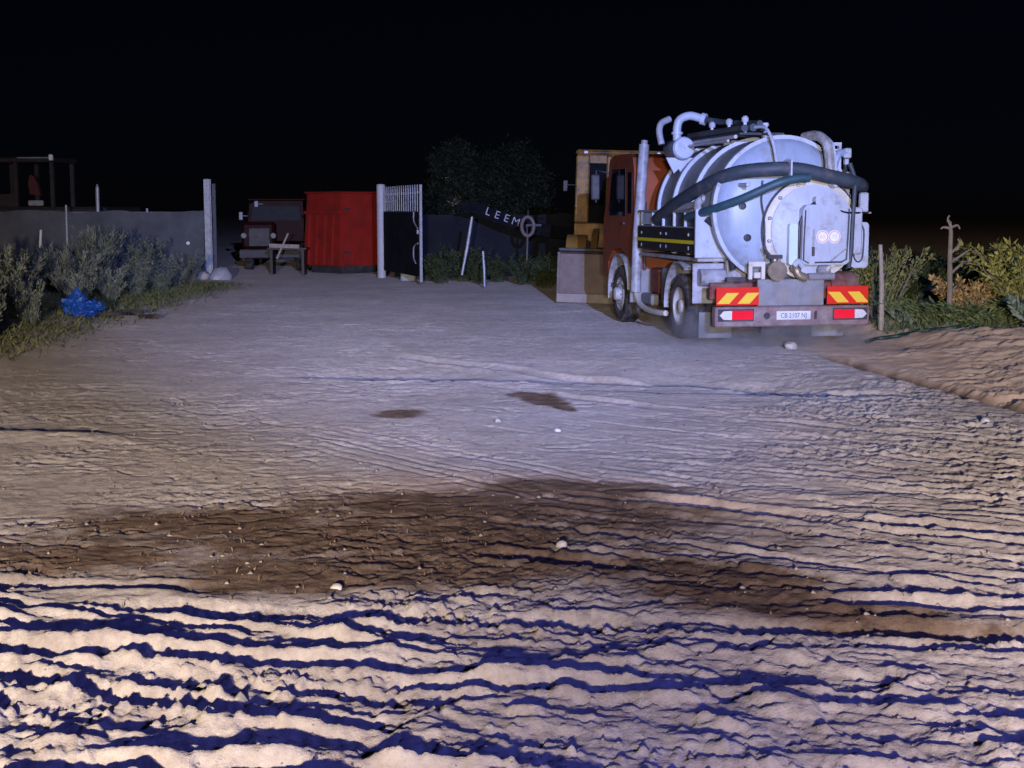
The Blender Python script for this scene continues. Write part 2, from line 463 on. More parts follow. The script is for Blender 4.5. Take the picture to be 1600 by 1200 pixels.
def ground_z(x, y):
    x = np.asarray(x, float); y = np.asarray(y, float)
    r = np.abs(x) + np.abs(y)
    h = 0.10 * fbm(x * 0.12, y * 0.12, 3, 2) + 0.03 * fbm(x * 0.42, y * 0.5, 11, 3)
    near = 1 - sstep(5.9, 7.6, y + 0.22 * x + 0.9 * fbm(x * 0.6, y * 0.6, 23, 3))
    rightm = sstep(-0.5, 2.5, x - 0.22 * (y - 9)) * (1 - sstep(17, 23, y))
    rough = 0.20 + 0.80 * np.maximum(near, 0.55 * rightm)
    # lumpy clods, drawn out along the wheel marks
    wx = x + 0.25 * fbm(x * 1.3, y * 1.3, 31, 2); wy = y + 0.16 * x + 0.20 * fbm(x * 1.1, y * 1.4, 37, 3)
    n1 = fbm(wx * 1.9, wy * 3.2, 41, 4, 0.55)
    ridged = 0.5 - np.abs(fbm(wx * 0.85, wy * 3.0, 51, 3, 0.5)) * 2.2
    h += rough * (0.050 * n1)
    h += near * 0.022 * (ridged - 0.3)
    n2 = fbm(x * 9 + 3 * n1, y * 10.5, 61, 4, 0.62)
    pat = 0.35 + 1.3 * sstep(-0.12, 0.22, fbm(x * 0.55, y * 0.7, 63, 3))
    h += (0.30 + 0.70 * rough) * 0.050 * n2 * pat
    cl = fbm(x * 4.2 + 2 * n1, y * 6.0 + 0.7 * x, 65, 3, 0.55)
    h += near * 0.10 * np.clip(cl - 0.02, 0, 1) + 0.5 * rightm * 0.08 * np.clip(cl - 0.03, 0, 1)
    st = fbm(x * 1.1 + 0.4 * n1, (y + 0.17 * x) * 9.0, 67, 3, 0.6)
    h += (near + 0.5 * rightm) * 0.034 * st
    n3 = fbm(x * 34, y * 40, 71, 3, 0.65)
    h += (0.4 + 0.6 * rough) * 0.022 * n3 * (1 - sstep(16, 26, y)) * (0.5 + 0.6 * pat)
    # loose crumbs: sharp little bumps
    cr = np.clip(vnoise(x * 22, y * 22, 73) - 0.72, 0, 1)
    h += 0.075 * cr * (0.25 + near + 0.6 * rightm) * pat * (1 - sstep(14, 22, y))
    # small cracked plates on the compacted middle
    pl = np.abs(fbm(x * 2.1 + 0.6 * n1, y * 3.4, 81, 3, 0.5))
    h -= 0.020 * np.exp(-(pl / 0.02) ** 2) * (1 - 0.6 * near) * sstep(-0.06, 0.1, fbm(x * 0.6, y * 0.6, 83, 2))
    for i, (x0, y0, m, c, xa, xb, w, D, B, tr) in enumerate(TRACKS):
        dx = x - x0
        yc = y0 + m * dx + c * dx * dx
        sl = m + 2 * c * dx
        d = (y - yc) / np.sqrt(1 + sl * sl)
        sel = np.abs(d) < 0.9
        if not np.any(sel): continue
        xs = x[sel]; ys = y[sel]; ds = d[sel]
        ds = ds + 0.13 * fbm(xs * 1.7, ys * 1.7 + 5 * i, 90 + i, 4, 0.6)
        fade = sstep(xa, xa + 1.0, xs) * (1 - sstep(xb - 1.0, xb, xs))
        mod = np.clip(0.85 + 3.6 * fbm(xs * 0.8 + 3 * i, ys * 0.8, 130 + i, 3), 0.0, 1.8)
        prof = -D * np.exp(-(ds / w) ** 4)
        bn = np.clip(1 + 2.4 * fbm(xs * 2.6, ys * 2.6 + 9 * i, 160 + i, 3, 0.6), 0.05, 2.2)
        prof += B * bn * (gauss(ds - 1.5 * w, 0.55 * w) + 0.75 * gauss(ds + 1.5 * w, 0.55 * w))
        if tr:
            s = xs * np.sqrt(1 + m * m)
            ph = s / 0.07 + np.abs(ds) * 6
            lug = sstep(0.35, 0.6, np.abs((ph % 1.0) - 0.5) * 2)
            prof += 0.020 * lug * np.exp(-(ds / (w * 1.05)) ** 6) * (1 - sstep(12, 18, ys))
        h[sel] += 0.52 * prof * fade * mod
    # a worn rut across the yard
    gv = y - (17.3 - 0.12 * x - 0.02 * x * x) - 0.5 * fbm(x * 0.7, y * 0.7, 201, 3)
    brk = np.clip(2.4 * fbm(x * 0.6, y * 0.3, 203, 3) + 0.9, 0, 1.2)
    stp = lambda g, l: sstep(-0.05, 0.05, g) * np.exp(-np.clip(g, 0, 9) / l)
    h -= 0.27 * stp(gv, 0.9) * sstep(-3.4, -1.4, x) * (1 - sstep(2.4, 4.4, x)) * brk
    h -= 0.16 * stp(gv + 0.8, 0.6) * sstep(-0.6, 0.6, x) * (1 - sstep(3.2, 5.0, x)) * brk
    lip2 = 0.09 * gauss(y - (12.55 - 0.15 * (x + 4)), 0.25) * sstep(-6.5, -5.6, x) * (1 - sstep(-3.9, -3.2, x))
    h += 0.5 * lip2
    # soft ground banks at the sides, gully on the right, flat stands under machines
    h += 0.26 * sstep(4.9, 8.0, x - 0.17 * (18.8 - y)) * sstep(12, 17, y) * (1 + 1.1 * fbm(x * 0.9, y * 0.9, 211, 4, 0.6))
    gl = x - (4.75 + 0.175 * (18.8 - y)) - 0.25 * fbm(x * 0.8, y * 0.8, 214, 3)
    h -= 0.13 * gauss(gl, 0.13) * sstep(13.0, 14.0, y) * (1 - sstep(19.5, 20.5, y)) * (0.6 + 0.8 * vnoise(x * 2, y * 2, 213))
    bankm = sstep(0.0, 1.5, gl) * sstep(12.5, 14.0, y) * (1 - sstep(24, 27, y))
    h += bankm * (0.07 * fbm(x * 2.6, y * 2.6, 216, 4, 0.6) + 0.05 * np.clip(fbm(x * 6, y * 6, 217, 3), 0, 1))
    h += 0.25 * (1 - sstep(-9.5, -6.9, x)) * sstep(14, 20, y) * (1 + 0.8 * fbm(x * 0.7, y * 0.7, 215, 3))
    # flatten around the standing machines
    tx = (x - 3.84) * 0.981 + (y - 22.83) * 0.196
    ty = -(x - 3.84) * 0.196 + (y - 22.83) * 0.981
    fl = (1 - sstep(1.5, 2.4, np.abs(tx))) * (1 - sstep(3.6, 4.6, np.abs(ty - 1.4)))
    h = h * (1 - 0.85 * fl)
    h = h * (1 - 0.8 * sstep(28, 36, y) * (1 - sstep(0, 60, np.abs(x))))
    # stays level far away
    h = h * (1 - sstep(60, 110, r))
    return h

def gz(x, y):
    return float(ground_z(np.array([x]), np.array([y]))[0])

def build_ground():
    NR, NC = 960, 740
    ys = 3.4 * np.exp(np.linspace(0, math.log(46 / 3.4), NR))
    ys = np.concatenate([np.array([-60, -20, -6, 0, 2.0, 2.9]), ys, np.array([48, 52, 58, 66, 80, 110, 160, 260, 420])])
    u = np.linspace(-1, 1, NC)
    ext = np.array([1.03, 1.08, 1.16, 1.3, 1.6, 2.2, 3.5, 6, 12, 30])
    u = np.concatenate([-ext[::-1], u, ext])
    w = 0.50 * np.clip(ys, 2.9, 46) + 1.3
    X = u[None, :] * w[:, None]
    Y = np.repeat(ys[:, None], len(u), 1)
    x = X.ravel(); y = Y.ravel()
    z = ground_z(x, y)
    nr, nc = X.shape
    co = np.stack([x, y, z], 1).astype(np.float32)
    ii = (np.arange(nr - 1)[:, None] * nc + np.arange(nc - 1)[None, :]).ravel()
    quads = np.stack([ii, ii + 1, ii + nc + 1, ii + nc], 1).astype(np.int32)
    me = bpy.data.meshes.new('ground')
    me.vertices.add(len(co)); me.vertices.foreach_set('co', co.ravel())
    me.loops.add(quads.size); me.loops.foreach_set('vertex_index', quads.ravel())
    me.polygons.add(len(quads))
    me.polygons.foreach_set('loop_start', np.arange(0, quads.size, 4, dtype=np.int32))
    me.polygons.foreach_set('use_smooth', np.ones(len(quads), dtype=bool))
    me.update(calc_edges=True)
    # where liquid was spilt: dark damp soil, soaked in with ragged edges
    def blob(cx, cy, rx, ry, ang=0, soft=0.5):
        ca, sa = math.cos(ang), math.sin(ang)
        px = (x - cx) * ca + (y - cy) * sa; py = -(x - cx) * sa + (y - cy) * ca
        return 1 - sstep(1 - soft, 1 + soft, np.sqrt((px / rx) ** 2 + (py / ry) ** 2))
    wet = np.zeros_like(x)
    for b in [(-1.25, 8.75, 1.75, 0.80, -0.05), (-2.9, 8.05, 1.2, 0.45, 0.05), (0.4, 9.1, 1.1, 0.75, -0.35), (-0.3, 9.5, 1.2, 0.5, -0.2),
              (0.9, 7.7, 1.0, 0.40, -0.5), (1.75, 6.95, 0.9, 0.26, -0.35), (0.55, 10.2, 0.8, 0.30, -0.3), (-0.9, 7.8, 1.3, 0.45, 0)]:
        wet = np.maximum(wet, blob(*b))
    for b in [(0.33, 15.4, 0.22, 0.55, 0.3, 0.3), (0.22, 15.9, 0.30, 0.25, 0, 0.3), (-1.15, 14.3, 0.22, 0.30, 0, 0.5), (0.55, 14.7, 0.10, 0.30, 0.3, 0.3)]:
        wet = np.maximum(wet, 1.25 * blob(*b))
    nz = fbm(x * 1.6, y * 2.2, 301, 5, 0.6)
    nf = fbm(x * 7, y * 9, 305, 4, 0.65)
    wet = np.clip((wet + (1.5 * nz + 0.9 * nf) * (wet > 0.01)) * 1.2, 0, 1) * (wet > 0.0)
    gl = x - (4.75 + 0.175 * (18.8 - y)) - 0.25 * fbm(x * 0.8, y * 0.8, 214, 3)
    gw = gauss(gl, 0.14) * sstep(13.0, 14.0, y) * (1 - sstep(19.5, 20.5, y))
    wet = np.maximum(wet, np.clip(gw * 1.4 + 0.5 * nz * (gw > 0.1), 0, 1))
    ochre = np.clip(sstep(-0.5, 0.4, gl) * sstep(12, 15, y) + 0.7 * blob(0.4, 9.9, 1.6, 0.8, -0.3) + 0.25 * (1 - sstep(-7.5, -5.5, x)) * sstep(15, 18, y), 0, 1)
    for nm, arr in (('wet', wet), ('ochre', ochre)):
        at = me.attributes.new(nm, 'FLOAT', 'POINT')
        at.data.foreach_set('value', arr.astype(np.float32))
    o = bpy.data.objects.new('ground', me)
    col.objects.link(o)
    tag(o, kind='structure')
    m = bpy.data.materials.new('dusty_soil')
    m.use_nodes = True
    nt = m.node_tree; L = nt.links
    b = nt.nodes['Principled BSDF']
    tc = nt.nodes.new('ShaderNodeTexCoord')
    def noise(scale, det=6, ro=0.6):
        n = nt.nodes.new('ShaderNodeTexNoise')
        n.inputs['Scale'].default_value = scale; n.inputs['Detail'].default_value = det; n.inputs['Roughness'].default_value = ro
        L.new(tc.outputs['Object'], n.inputs['Vector'])
        return n
    def mixc(fac, a, bb):
        mx = nt.nodes.new('ShaderNodeMix'); mx.data_type = 'RGBA'
        if isinstance(fac, float): mx.inputs[0].default_value = fac
        else: L.new(fac, mx.inputs[0])
        for k, c in ((6, a), (7, bb)):
            if isinstance(c, tuple): mx.inputs[k].default_value = (*c, 1)
            else: L.new(c, mx.inputs[k])
        return mx.outputs[2]
    def rng(src, a, bb, c=0.0, d=1.0):
        mr = nt.nodes.new('ShaderNodeMapRange')
        for k, v in zip(('From Min', 'From Max', 'To Min', 'To Max'), (a, bb, c, d)): mr.inputs[k].default_value = v
        L.new(src, mr.inputs[0])
        return mr.outputs[0]
    def attr(nm):
        a = nt.nodes.new('ShaderNodeAttribute'); a.attribute_name = nm
        return a.outputs['Fac']
    c = mixc(rng(noise(0.55, 5).outputs[0], 0.35, 0.68), (0.40, 0.345, 0.285), (0.53, 0.475, 0.41))
    c = mixc(rng(noise(2.4, 6, 0.65).outputs[0], 0.44, 0.66, 0, 0.6), c, (0.30, 0.255, 0.225))
    c = mixc(rng(noise(14, 8, 0.7).outputs[0], 0.40, 0.70, 0, 0.75), c, (0.25, 0.20, 0.16))
    c = mixc(rng(noise(70, 4, 0.7).outputs[0], 0.60, 0.74, 0, 0.7), c, (0.60, 0.54, 0.47))
    c = mixc(attr('ochre'), c, mixc(rng(noise(3, 6).outputs[0], 0.3, 0.7), (0.40, 0.28, 0.18), (0.54, 0.41, 0.29)))
    wetc = mixc(rng(noise(6, 8, 0.7).outputs[0], 0.35, 0.68), (0.075, 0.050, 0.033), (0.22, 0.15, 0.098))
    c = mixc(attr('wet'), c, wetc)
    L.new(c, b.inputs['Base Color'])
    L.new(rng(attr('wet'), 0, 1, 0.92, 0.55), b.inputs['Roughness'])
    b.inputs['Specular IOR Level'].default_value = 0.2
    b.inputs['Diffuse Roughness'].default_value = 1.0
    bp = nt.nodes.new('ShaderNodeBump'); bp.inputs['Strength'].default_value = 0.8; bp.inputs['Distance'].default_value = 0.02
    L.new(noise(55, 9, 0.7).outputs[0], bp.inputs['Height'])
    L.new(bp.outputs[0], b.inputs['Normal'])
    me.materials.append(m)
    return o
build_ground()

# ------------------------------------------------------------------ vacuum tanker truck (local: +y forward, rear axle at origin)
TR = thing('vacuum_tanker_truck', 'white vacuum tanker truck with orange cab and hoses, seen from behind', 'truck', (3.84, 22.83, 0.0), R(11.3))
def tp(mb, name, m, parent=TR, smooth=35, label=None):
    o = mb.build(name, m, parent, smooth)
    if label: o['label'] = label
    return o
TC = (0.0, 2.07)   # tank axis x, z
TRd = 1.07

def circ_pts(r, n, a0=0, a1=360, cx=0, cz=TC[1], y=0):
    return [(cx + r * math.cos(R(a0 + (a1 - a0) * k / n)), y, cz + r * math.sin(R(a0 + (a1 - a0) * k / n))) for k in range(n + 1)]

# chassis
tp(MB().box(-0.47, -0.37, -1.66, 4.7, 0.72, 0.97, 0.01), 'chassis_rail', M_redframe)
tp(MB().box(0.37, 0.47, -1.66, 4.7, 0.72, 0.97, 0.01), 'chassis_rail', M_redframe)
for y in (-1.3, 0.9, 1.6, 2.5):
    tp(MB().box(-0.365, 0.365, y - 0.05, y + 0.05, 0.76, 0.94), 'cross_member', M_redframe)
tp(MB().box(-0.78, -0.48, 1.15, 1.75, 0.42, 0.99, 0.03), 'battery_box', M_redframe)
tp(MB().box(-0.95, -0.52, 1.85, 2.35, 0.60, 1.05, 0.03), 'side_bracket_box', M_redframe)
tp(MB().lathe([(0, 0.0), (0.005, 0.14), (0.02, 0.155), (0.52, 0.155), (0.535, 0.14), (0.54, 0.0)], (-0.97, 1.12, 0.56), 'z', 20), 'air_reservoir', M_bluegrey)
tp(MB().tube(smooth_path([(-1.16, 2.55, 0.62), (-1.19, 2.2, 0.44), (-1.2, 1.7, 0.36), (-1.2, 1.1, 0.35), (-1.16, 0.75, 0.36)]), 0.05, 8), 'side_guard_tube', M_cream)
tp(MB().box(-1.05, -0.90, 1.95, 2.6, 0.40, 0.60, 0.03), 'step_box', M_grey)
# axles
tp(MB().tube([(-1.0, 0, 0.52), (1.0, 0, 0.52)], 0.10, 10).lathe([(-0.2, 0.1), (-0.14, 0.22), (0.14, 0.22), (0.2, 0.1)], (0, 0, 0.52), 'y', 14), 'rear_axle', M_dark)
tp(MB().tube([(-1.0, 3.47, 0.50), (1.0, 3.47, 0.50)], 0.08, 10), 'front_axle', M_dark)

def tyre_mesh(r, w, mirror):
    mb = MB()
    h = w / 2
    rim = r * 0.56
    prof = [(-h * .8, rim), (-h * .96, rim * 1.12), (-h, r * .80), (-h * .93, r * .93), (-h * .72, r * .995), (-h * .22, r), (-h * .2, r * .975),
            (-h * .12, r * .975), (-h * .1, r), (h * .1, r), (h * .12, r * .975), (h * .2, r * .975), (h * .22, r), (h * .72, r * .995), (h * .93, r * .93), (h, r * .80), (h * .96, rim * 1.12), (h * .8, rim)]
    mb.lathe(prof, (0, 0, 0), 'x', 40)
    n = 36
    for k in range(n):
        a = 2 * math.pi * k / n
        for sx in (-1, 1):
            x0, x1 = sx * h * 0.62, sx * h * 0.99
            rr = r * 1.008; r2 = r * 0.93
            da = 0.045
            vs = []
            for xx, ra in ((x0, rr), (x1, r2 * 1.015)):
                for aa in (a - da, a + da):
                    vs.append((xx, math.cos(aa) * ra, math.sin(aa) * ra))
            for xx, ra in ((x0, rr - 0.03), (x1, r2 - 0.02)):
                for aa in (a - da, a + da):
                    vs.append((xx, math.cos(aa) * ra, math.sin(aa) * ra))
            mb.add(vs, [(0, 1, 3, 2), (0, 2, 6, 4), (1, 5, 7, 3), (0, 4, 5, 1), (2, 3, 7, 6)])
    return mb

def wheel(parent, x, y, r, w, side, dish, rimm=M_rim, tyrem=M_rubber, name='wheel'):
    # a wheel whose outer face looks along side*x; dish < 0 means sunk disc
    t = bpy.data.objects.new(name, None); t.empty_display_size = 0.1
    t.parent = parent; t.location = (x, y, r); col.objects.link(t)
    tyre_mesh(r, w, side).build('tyre', tyrem, t)
    h = w / 2 * side
    rim = r * 0.565
    mb = MB()
    f = lambda a: a * side
    base = h * 0.82
    mb.lathe([(-base * 0.98, rim), (base, rim), (base + f(0.015), rim * 1.04), (base + f(0.012), rim * 0.95), (base - f(0.03), rim * 0.90),
              (base + f(dish * 0.6), rim * 0.80), (base + f(dish), rim * 0.55), (base + f(dish), rim * 0.42), (base + f(dish) + f(0.10), rim * 0.38),
              (base + f(dish) + f(0.115), rim * 0.30), (base + f(dish) + f(0.12), 0.0)], (0, 0, 0), 'x', 28)
    rm = mb.build('rim', rimm, t)
    nut = None
    for k in range(8):
        a = 2 * math.pi * k / 8
        c = (base + f(dish), math.cos(a) * rim * 0.50, math.sin(a) * rim * 0.50)
        if nut is None:
            nut = MB().lathe([(-0.01 * side, 0.02), (0.03 * side, 0.018), (0.032 * side, 0.0)], (0, 0, 0), 'x', 6).build('wheel_nut', M_grey, t, loc=c)
        else:
            n2_ = nut.copy(); col.objects.link(n2_); n2_.location = c
    return t
for sx in (-1, 1):
    wheel(TR, sx * 1.06, 0, 0.525, 0.28, sx, -0.10)
    wheel(TR, sx * 0.74, 0, 0.525, 0.28, sx, -0.10)
    wheel(TR, sx * 1.05, 3.47, 0.525, 0.30, sx, 0.02)

# mudguards
def guard(x0, x1, cy, cz, r, a0, a1, th=0.025, n=18):
    mb = MB()
    o_ = [(cy + (r + th) * math.cos(R(a0 + (a1 - a0) * k / n)), cz + (r + th) * math.sin(R(a0 + (a1 - a0) * k / n))) for k in range(n + 1)]
    i_ = [(cy + r * math.cos(R(a0 + (a1 - a0) * k / n)), cz + r * math.sin(R(a0 + (a1 - a0) * k / n))) for k in range(n + 1)]
    vs = []; fs = []
    for k in range(n + 1):
        for (a, b) in (o_[k], i_[k]):
            vs += [(x0, a, b), (x1, a, b)]
    for k in range(n):
        p = 4 * k; q = 4 * k + 4
        fs += [(p, p + 1, q + 1, q), (p + 2, q + 2, q + 3, p + 3), (p, q, q + 2, p + 2), (p + 1, p + 3, q + 3, q + 1)]
    fs += [(0, 2, 3, 1), (4 * n, 4 * n + 1, 4 * n + 3, 4 * n + 2)]
    return mb.add(vs, fs)
for sx in (-1, 1):
    a, b = sorted((sx * 0.60, sx * 1.225))
    tp(guard(a, b, 0, 0.56, 0.66, -8, 122), 'mudguard', M_lgrey)
    # rear flap panel behind the wheel, pressed sheet
    mb = MB().box(a, b, -0.80, -0.76, 0.62, 1.24, 0.01)
    tp(mb, 'mudguard_rear_panel', M_lgrey)
    a2, b2 = sorted((sx * 0.66, sx * 1.19))
    tp(MB().box(a2, b2, -1.02, -1.005, 0.10, 0.50, 0.004), 'mud_flap', M_lgrey if sx > 0 else M_grey)
    tp(MB().tube([(sx * 0.64, -0.9, 1.03), (sx * 1.16, -0.9, 1.03)], 0.13, 16), 'side_air_tank', M_lgrey)
    a, b = sorted((sx * 0.78, sx * 1.24))
    tp(guard(a, b, 3.47, 0.58, 0.66, -15, 175), 'front_mudguard', M_lgrey)
    tp(MB().box(a, b, 2.62, 2.66, 0.42, 1.05, 0.01), 'front_splash_panel', M_grey)

# rear bumper with lamps and chevron boards
tp(MB().box(-1.225, 1.225, -1.86, -1.70, 0.335, 0.635, 0.02), 'rear_bumper', M_bumper)
def chevron(x0, x1, slant):
    z0, z1, yb = 0.655, 0.925, -1.80
    bd = tp(MB().box(x0, x1, yb - 0.012, yb + 0.012, z0, z1, 0.006), 'chevron_board', M_chev_red)
    w = x1 - x0
    for k in (0, 1):
        c = x0 + w * (0.27 + 0.48 * k)
        hw = 0.095; s = 0.075 * slant
        zz0, zz1 = z0 + 0.025, z1 - 0.085
        pr = [(c - hw - s, zz0), (c + hw - s, zz0), (c + hw + s, zz1), (c - hw + s, zz1)]
        MB().prism(pr, 'y', yb - 0.016, yb - 0.0125).build('yellow_stripe', M_chev_yel, bd, 0)
chevron(-1.195, -0.53, 1)
chevron(0.555, 1.215, -1)
def tail(x_out, sgn):
    zc = 0.512; y0, y1 = -1.885, -1.858
    xo = x_out; xm = x_out - sgn * 0.19; xi = x_out - sgn * 0.52
    hs = tp(MB().box(min(xo + sgn * .02, xi - sgn * .02), max(xo + sgn * .02, xi - sgn * .02), -1.868, -1.8625, zc - 0.092, zc + 0.092), 'lamp_housing', M_dark)
    poly = [(xo, zc), (xo - sgn * 0.06, zc + 0.062), (xm, zc + 0.068), (xm, zc - 0.068), (xo - sgn * 0.06, zc - 0.062)]
    tp(MB().prism(poly, 'y', y0, y1 - 0.012), 'clear_lamp', M_tail_white)
    a, b = sorted((xm - sgn * 0.004, xi))
    tp(MB().box(a, b, y0, y1 - 0.012, zc - 0.068, zc + 0.068, 0.01), 'tail_lamp', M_tail_red)
tail(-1.165, -1); tail(1.165, 1)
pl = tp(MB().box(-0.27, 0.27, -1.875, -1.8625, 0.435, 0.565, 0.004), 'number_plate', M_plate)
text_mesh('plate_lettering', 'CB 2107 NJ', 0.10, M_ink, pl, Matrix.Translation((0, -1.8765, 0.497)) @ Matrix.Rotation(R(90), 4, 'X') @ Matrix.Diagonal((0.86, 1, 1, 1)), 0.001)
tp(MB().box(0.33, 0.37, -1.875, -1.8625, 0.44, 0.56), 'bumper_bracket', M_dark)
tp(MB().lathe([(0, 0.05), (-0.012, 0.05), (-0.014, 0.0)], (-0.42, -1.8625, 0.50), 'y', 14), 'bumper_socket', M_dark)
tp(MB().box(-0.50, 0.56, -1.68, -1.62, 0.63, 1.03, 0.01), 'rear_end_plate', M_grey)
tp(MB().box(-1.2, -0.52, -1.55, -1.45, 0.72, 0.98, 0.02), 'rear_outrigger', M_redframe)
tp(MB().box(0.58, 1.2, -1.55, -1.45, 0.72, 0.98, 0.02), 'rear_outrigger', M_redframe)
tp(guard(0.72, 1.15, -1.35, 0.88, 0.22, 0, 180, 0.03, 12), 'hose_saddle', M_redframe)
tp(MB().box(-0.36, -0.08, -1.5, -1.42, 0.2, 0.68), 'tow_bracket', M_dark)
tp(MB().tube(smooth_path([(0.1, -1.55, 0.6), (0.1, -1.5, 0.3), (0.12, -1.3, 0.22), (0.1, -0.9, 0.3)]), 0.06, 8), 'drain_pipe', M_dark)

# --- tank
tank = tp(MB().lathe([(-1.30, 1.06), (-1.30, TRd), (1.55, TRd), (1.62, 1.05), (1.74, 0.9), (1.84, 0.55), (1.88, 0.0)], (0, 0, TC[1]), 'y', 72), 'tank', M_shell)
MB().lathe([(-1.62, 0.0), (-1.615, 0.25), (-1.58, 0.55), (-1.52, 0.82), (-1.45, 0.98), (-1.36, 1.055), (-1.302, 1.068)], (0, 0, TC[1]), 'y', 72).build('tank_end', M_tank, tank)
def ring(y, w, r0, r1, name='tank_ring', m=M_white, cx=0, cz=TC[1], parent=None, a0=0, a1=360, n=64):
    mb = MB().lathe([(y - w / 2, r0), (y - w / 2, r1), (y + w / 2, r1), (y + w / 2, r0)], (cx, 0, cz), 'y', n, close=True, a0=a0, a1=a1)
    return mb.build(name, m, parent or tank)
ring(-1.32, 0.06, TRd - 0.02, TRd + 0.045)
ring(-1.24, 0.05, TRd - 0.02, TRd + 0.035)
ring(-0.35, 0.07, TRd - 0.02, TRd + 0.06)
ring(0.62, 0.07, TRd - 0.02, TRd + 0.06)
ring(1.45, 0.06, TRd - 0.02, TRd + 0.05)
# saddles
for y in (-1.0, 0.3, 1.3):
    mb = MB()
    pts = [(-0.75, 0.975), (0.75, 0.975)] + [(1.09 * math.cos(R(a)), TC[1] + 1.09 * math.sin(R(a))) for a in range(-45, -136, -9)]
    mb.prism(pts, 'y', y - 0.05, y + 0.05)
    tp(mb, 'tank_saddle', M_lgrey)
# bolts on the dished rear end (dark bosses)
def boss(px, pz, r=0.055):
    d = math.hypot(px, pz - TC[1])
    yy = -np.interp(d, [0, .25, .55, .82, .98], [1.62, 1.615, 1.58, 1.52, 1.45])
    mb = MB().lathe([(0.03, r), (-0.03, r), (-0.035, r * .6), (-0.02, r * .55), (-0.018, 0)], (px, yy, pz), 'y', 16)
    mb.build('end_boss', M_dark, tank)
boss(-0.72, 2.12); boss(-0.63, 1.65); boss(-0.12, 1.66, 0.045)
# rear manway: large round door, offset low and right
MW = (0.35, 1.77)
mw = MB().lathe([(-1.50, 0.66), (-1.68, 0.66), (-1.685, 0.60), (-1.72, 0.50), (-1.74, 0.25), (-1.745, 0.0)], (MW[0], 0, MW[1]), 'y', 56).build('manway_door', M_white, TR)
MB().lathe([(-1.55, 0.66), (-1.55, 0.76), (-1.64, 0.76), (-1.64, 0.70), (-1.66, 0.66)], (MW[0], 0, MW[1]), 'y', 56).build('manway_flange', M_cream, mw)
MB().tube(circ_pts(0.775, 40, 20, 235, MW[0], MW[1], -1.60), 0.018, 6).build('seal_line', M_dark, mw)
for k in range(5):
    a = R(110 + 28 * k)
    c = (MW[0] + 0.70 * math.cos(a), MW[1] + 0.70 * math.sin(a))
    MB().lathe([(-1.60, 0.028), (-1.69, 0.028), (-1.70, 0.0)], (c[0], 0, c[1]), 'y', 8).build('clamp_bolt', M_lgrey, mw)
# rear cabinet plate with speed discs
def rrect(x0, x1, z0, z1, r, n=5):
    pts = []
    for cx, cz, a in ((x1 - r, z0 + r, -90), (x1 - r, z1 - r, 0), (x0 + r, z1 - r, 90), (x0 + r, z0 + r, 180)):
        for k in range(n + 1):
            t = R(a + 90 * k / n)
            pts.append((cx + r * math.cos(t), cz + r * math.sin(t)))
    return pts
cab_ = MB().prism(rrect(0.10, 0.86, 1.25, 2.14, 0.10), 'y', -1.90, -1.76).build('control_cabinet', M_white, TR)
MB().prism(rrect(0.30, 0.60, 2.141, 2.26, 0.03), 'y', -1.88, -1.78).build('cabinet_top_block', M_white, cab_)
def frame_strip(pts, w, y, name, m, par):
    MB().tube([(p[0], y, p[1]) for p in pts], w, 6).build(name, m, par)
frame_strip([(0.135, 2.06), (0.12, 1.6), (0.12, 1.32), (0.2, 1.275)], 0.012, -1.905, 'cabinet_seam', M_dark, cab_)
frame_strip([(0.825, 2.08), (0.815, 1.7), (0.80, 1.33), (0.72, 1.29), (0.3, 1.285)], 0.014, -1.905, 'cabinet_seam', M_hose, cab_)
frame_strip([(0.55, 1.30), (0.80, 1.50)], 0.012, -1.905, 'cabinet_brace', M_lgrey, cab_)
MB().box(0.245, 0.285, -1.935, -1.90, 1.38, 1.52, 0.01).build('latch_handle', M_dark, cab_)
frame_strip([(0.265, 1.52), (0.265, 1.78)], 0.012, -1.915, 'latch_rod', M_lgrey, cab_)
for cx, txt in ((0.41, '60'), (0.60, '70')):
    d = MB().lathe([(-1.901, 0.098), (-1.907, 0.098), (-1.907, 0.0)], (cx, 0, 1.665), 'y', 28).build('speed_disc', M_disc, cab_)
    MB().lathe([(-1.906, 0.072), (-1.9095, 0.072), (-1.9095, 0.088), (-1.906, 0.088)], (cx, 0, 1.665), 'y', 28, close=True).build('disc_ring', M_discring, d)
    text_mesh('disc_figures', txt, 0.085, mat('faint_figures', (0.72, 0.62, 0.58), 0.5), d, Matrix.Translation((cx, -1.908, 1.665)) @ Matrix.Rotation(R(90), 4, 'X'), 0.001)
# right-hand side panel with U pipe, left-hand narrow panel
rp_ = MB().prism(rrect(0.90, 1.18, 1.20, 1.88, 0.06), 'y', -1.84, -1.74).build('rear_side_panel', M_white, TR)
MB().tube(smooth_path([(0.935, -1.855, 1.48), (0.945, -1.855, 1.36), (1.0, -1.855, 1.29), (1.07, -1.855, 1.33), (1.09, -1.855, 1.5), (1.09, -1.855, 1.75), (1.05, -1.855, 1.84)]), 0.012, 6).build('u_pipe', M_hose, rp_)
MB().box(0.925, 1.05, -1.90, -1.842, 1.40, 2.10, 0.02).build('post_cover', M_white, rp_)
MB().box(0.90, 0.95, -1.87, -1.845, 1.37, 1.43).build('panel_catch', M_dark, rp_)
tp(MB().prism(rrect(-0.08, 0.055, 1.25, 1.86, 0.03), 'y', -1.83, -1.76), 'narrow_side_panel', mat('pale_blue_panel', (0.62, 0.74, 0.80), 0.4, var=0.05))
tp(MB().tube(smooth_path([(0.08, -1.8, 1.26), (0.075, -1.84, 1.6), (0.08, -1.84, 1.85), (0.16, -1.86, 2.05), (0.30, -1.86, 2.17)]), 0.022, 8), 'cabinet_hose', M_bhose)
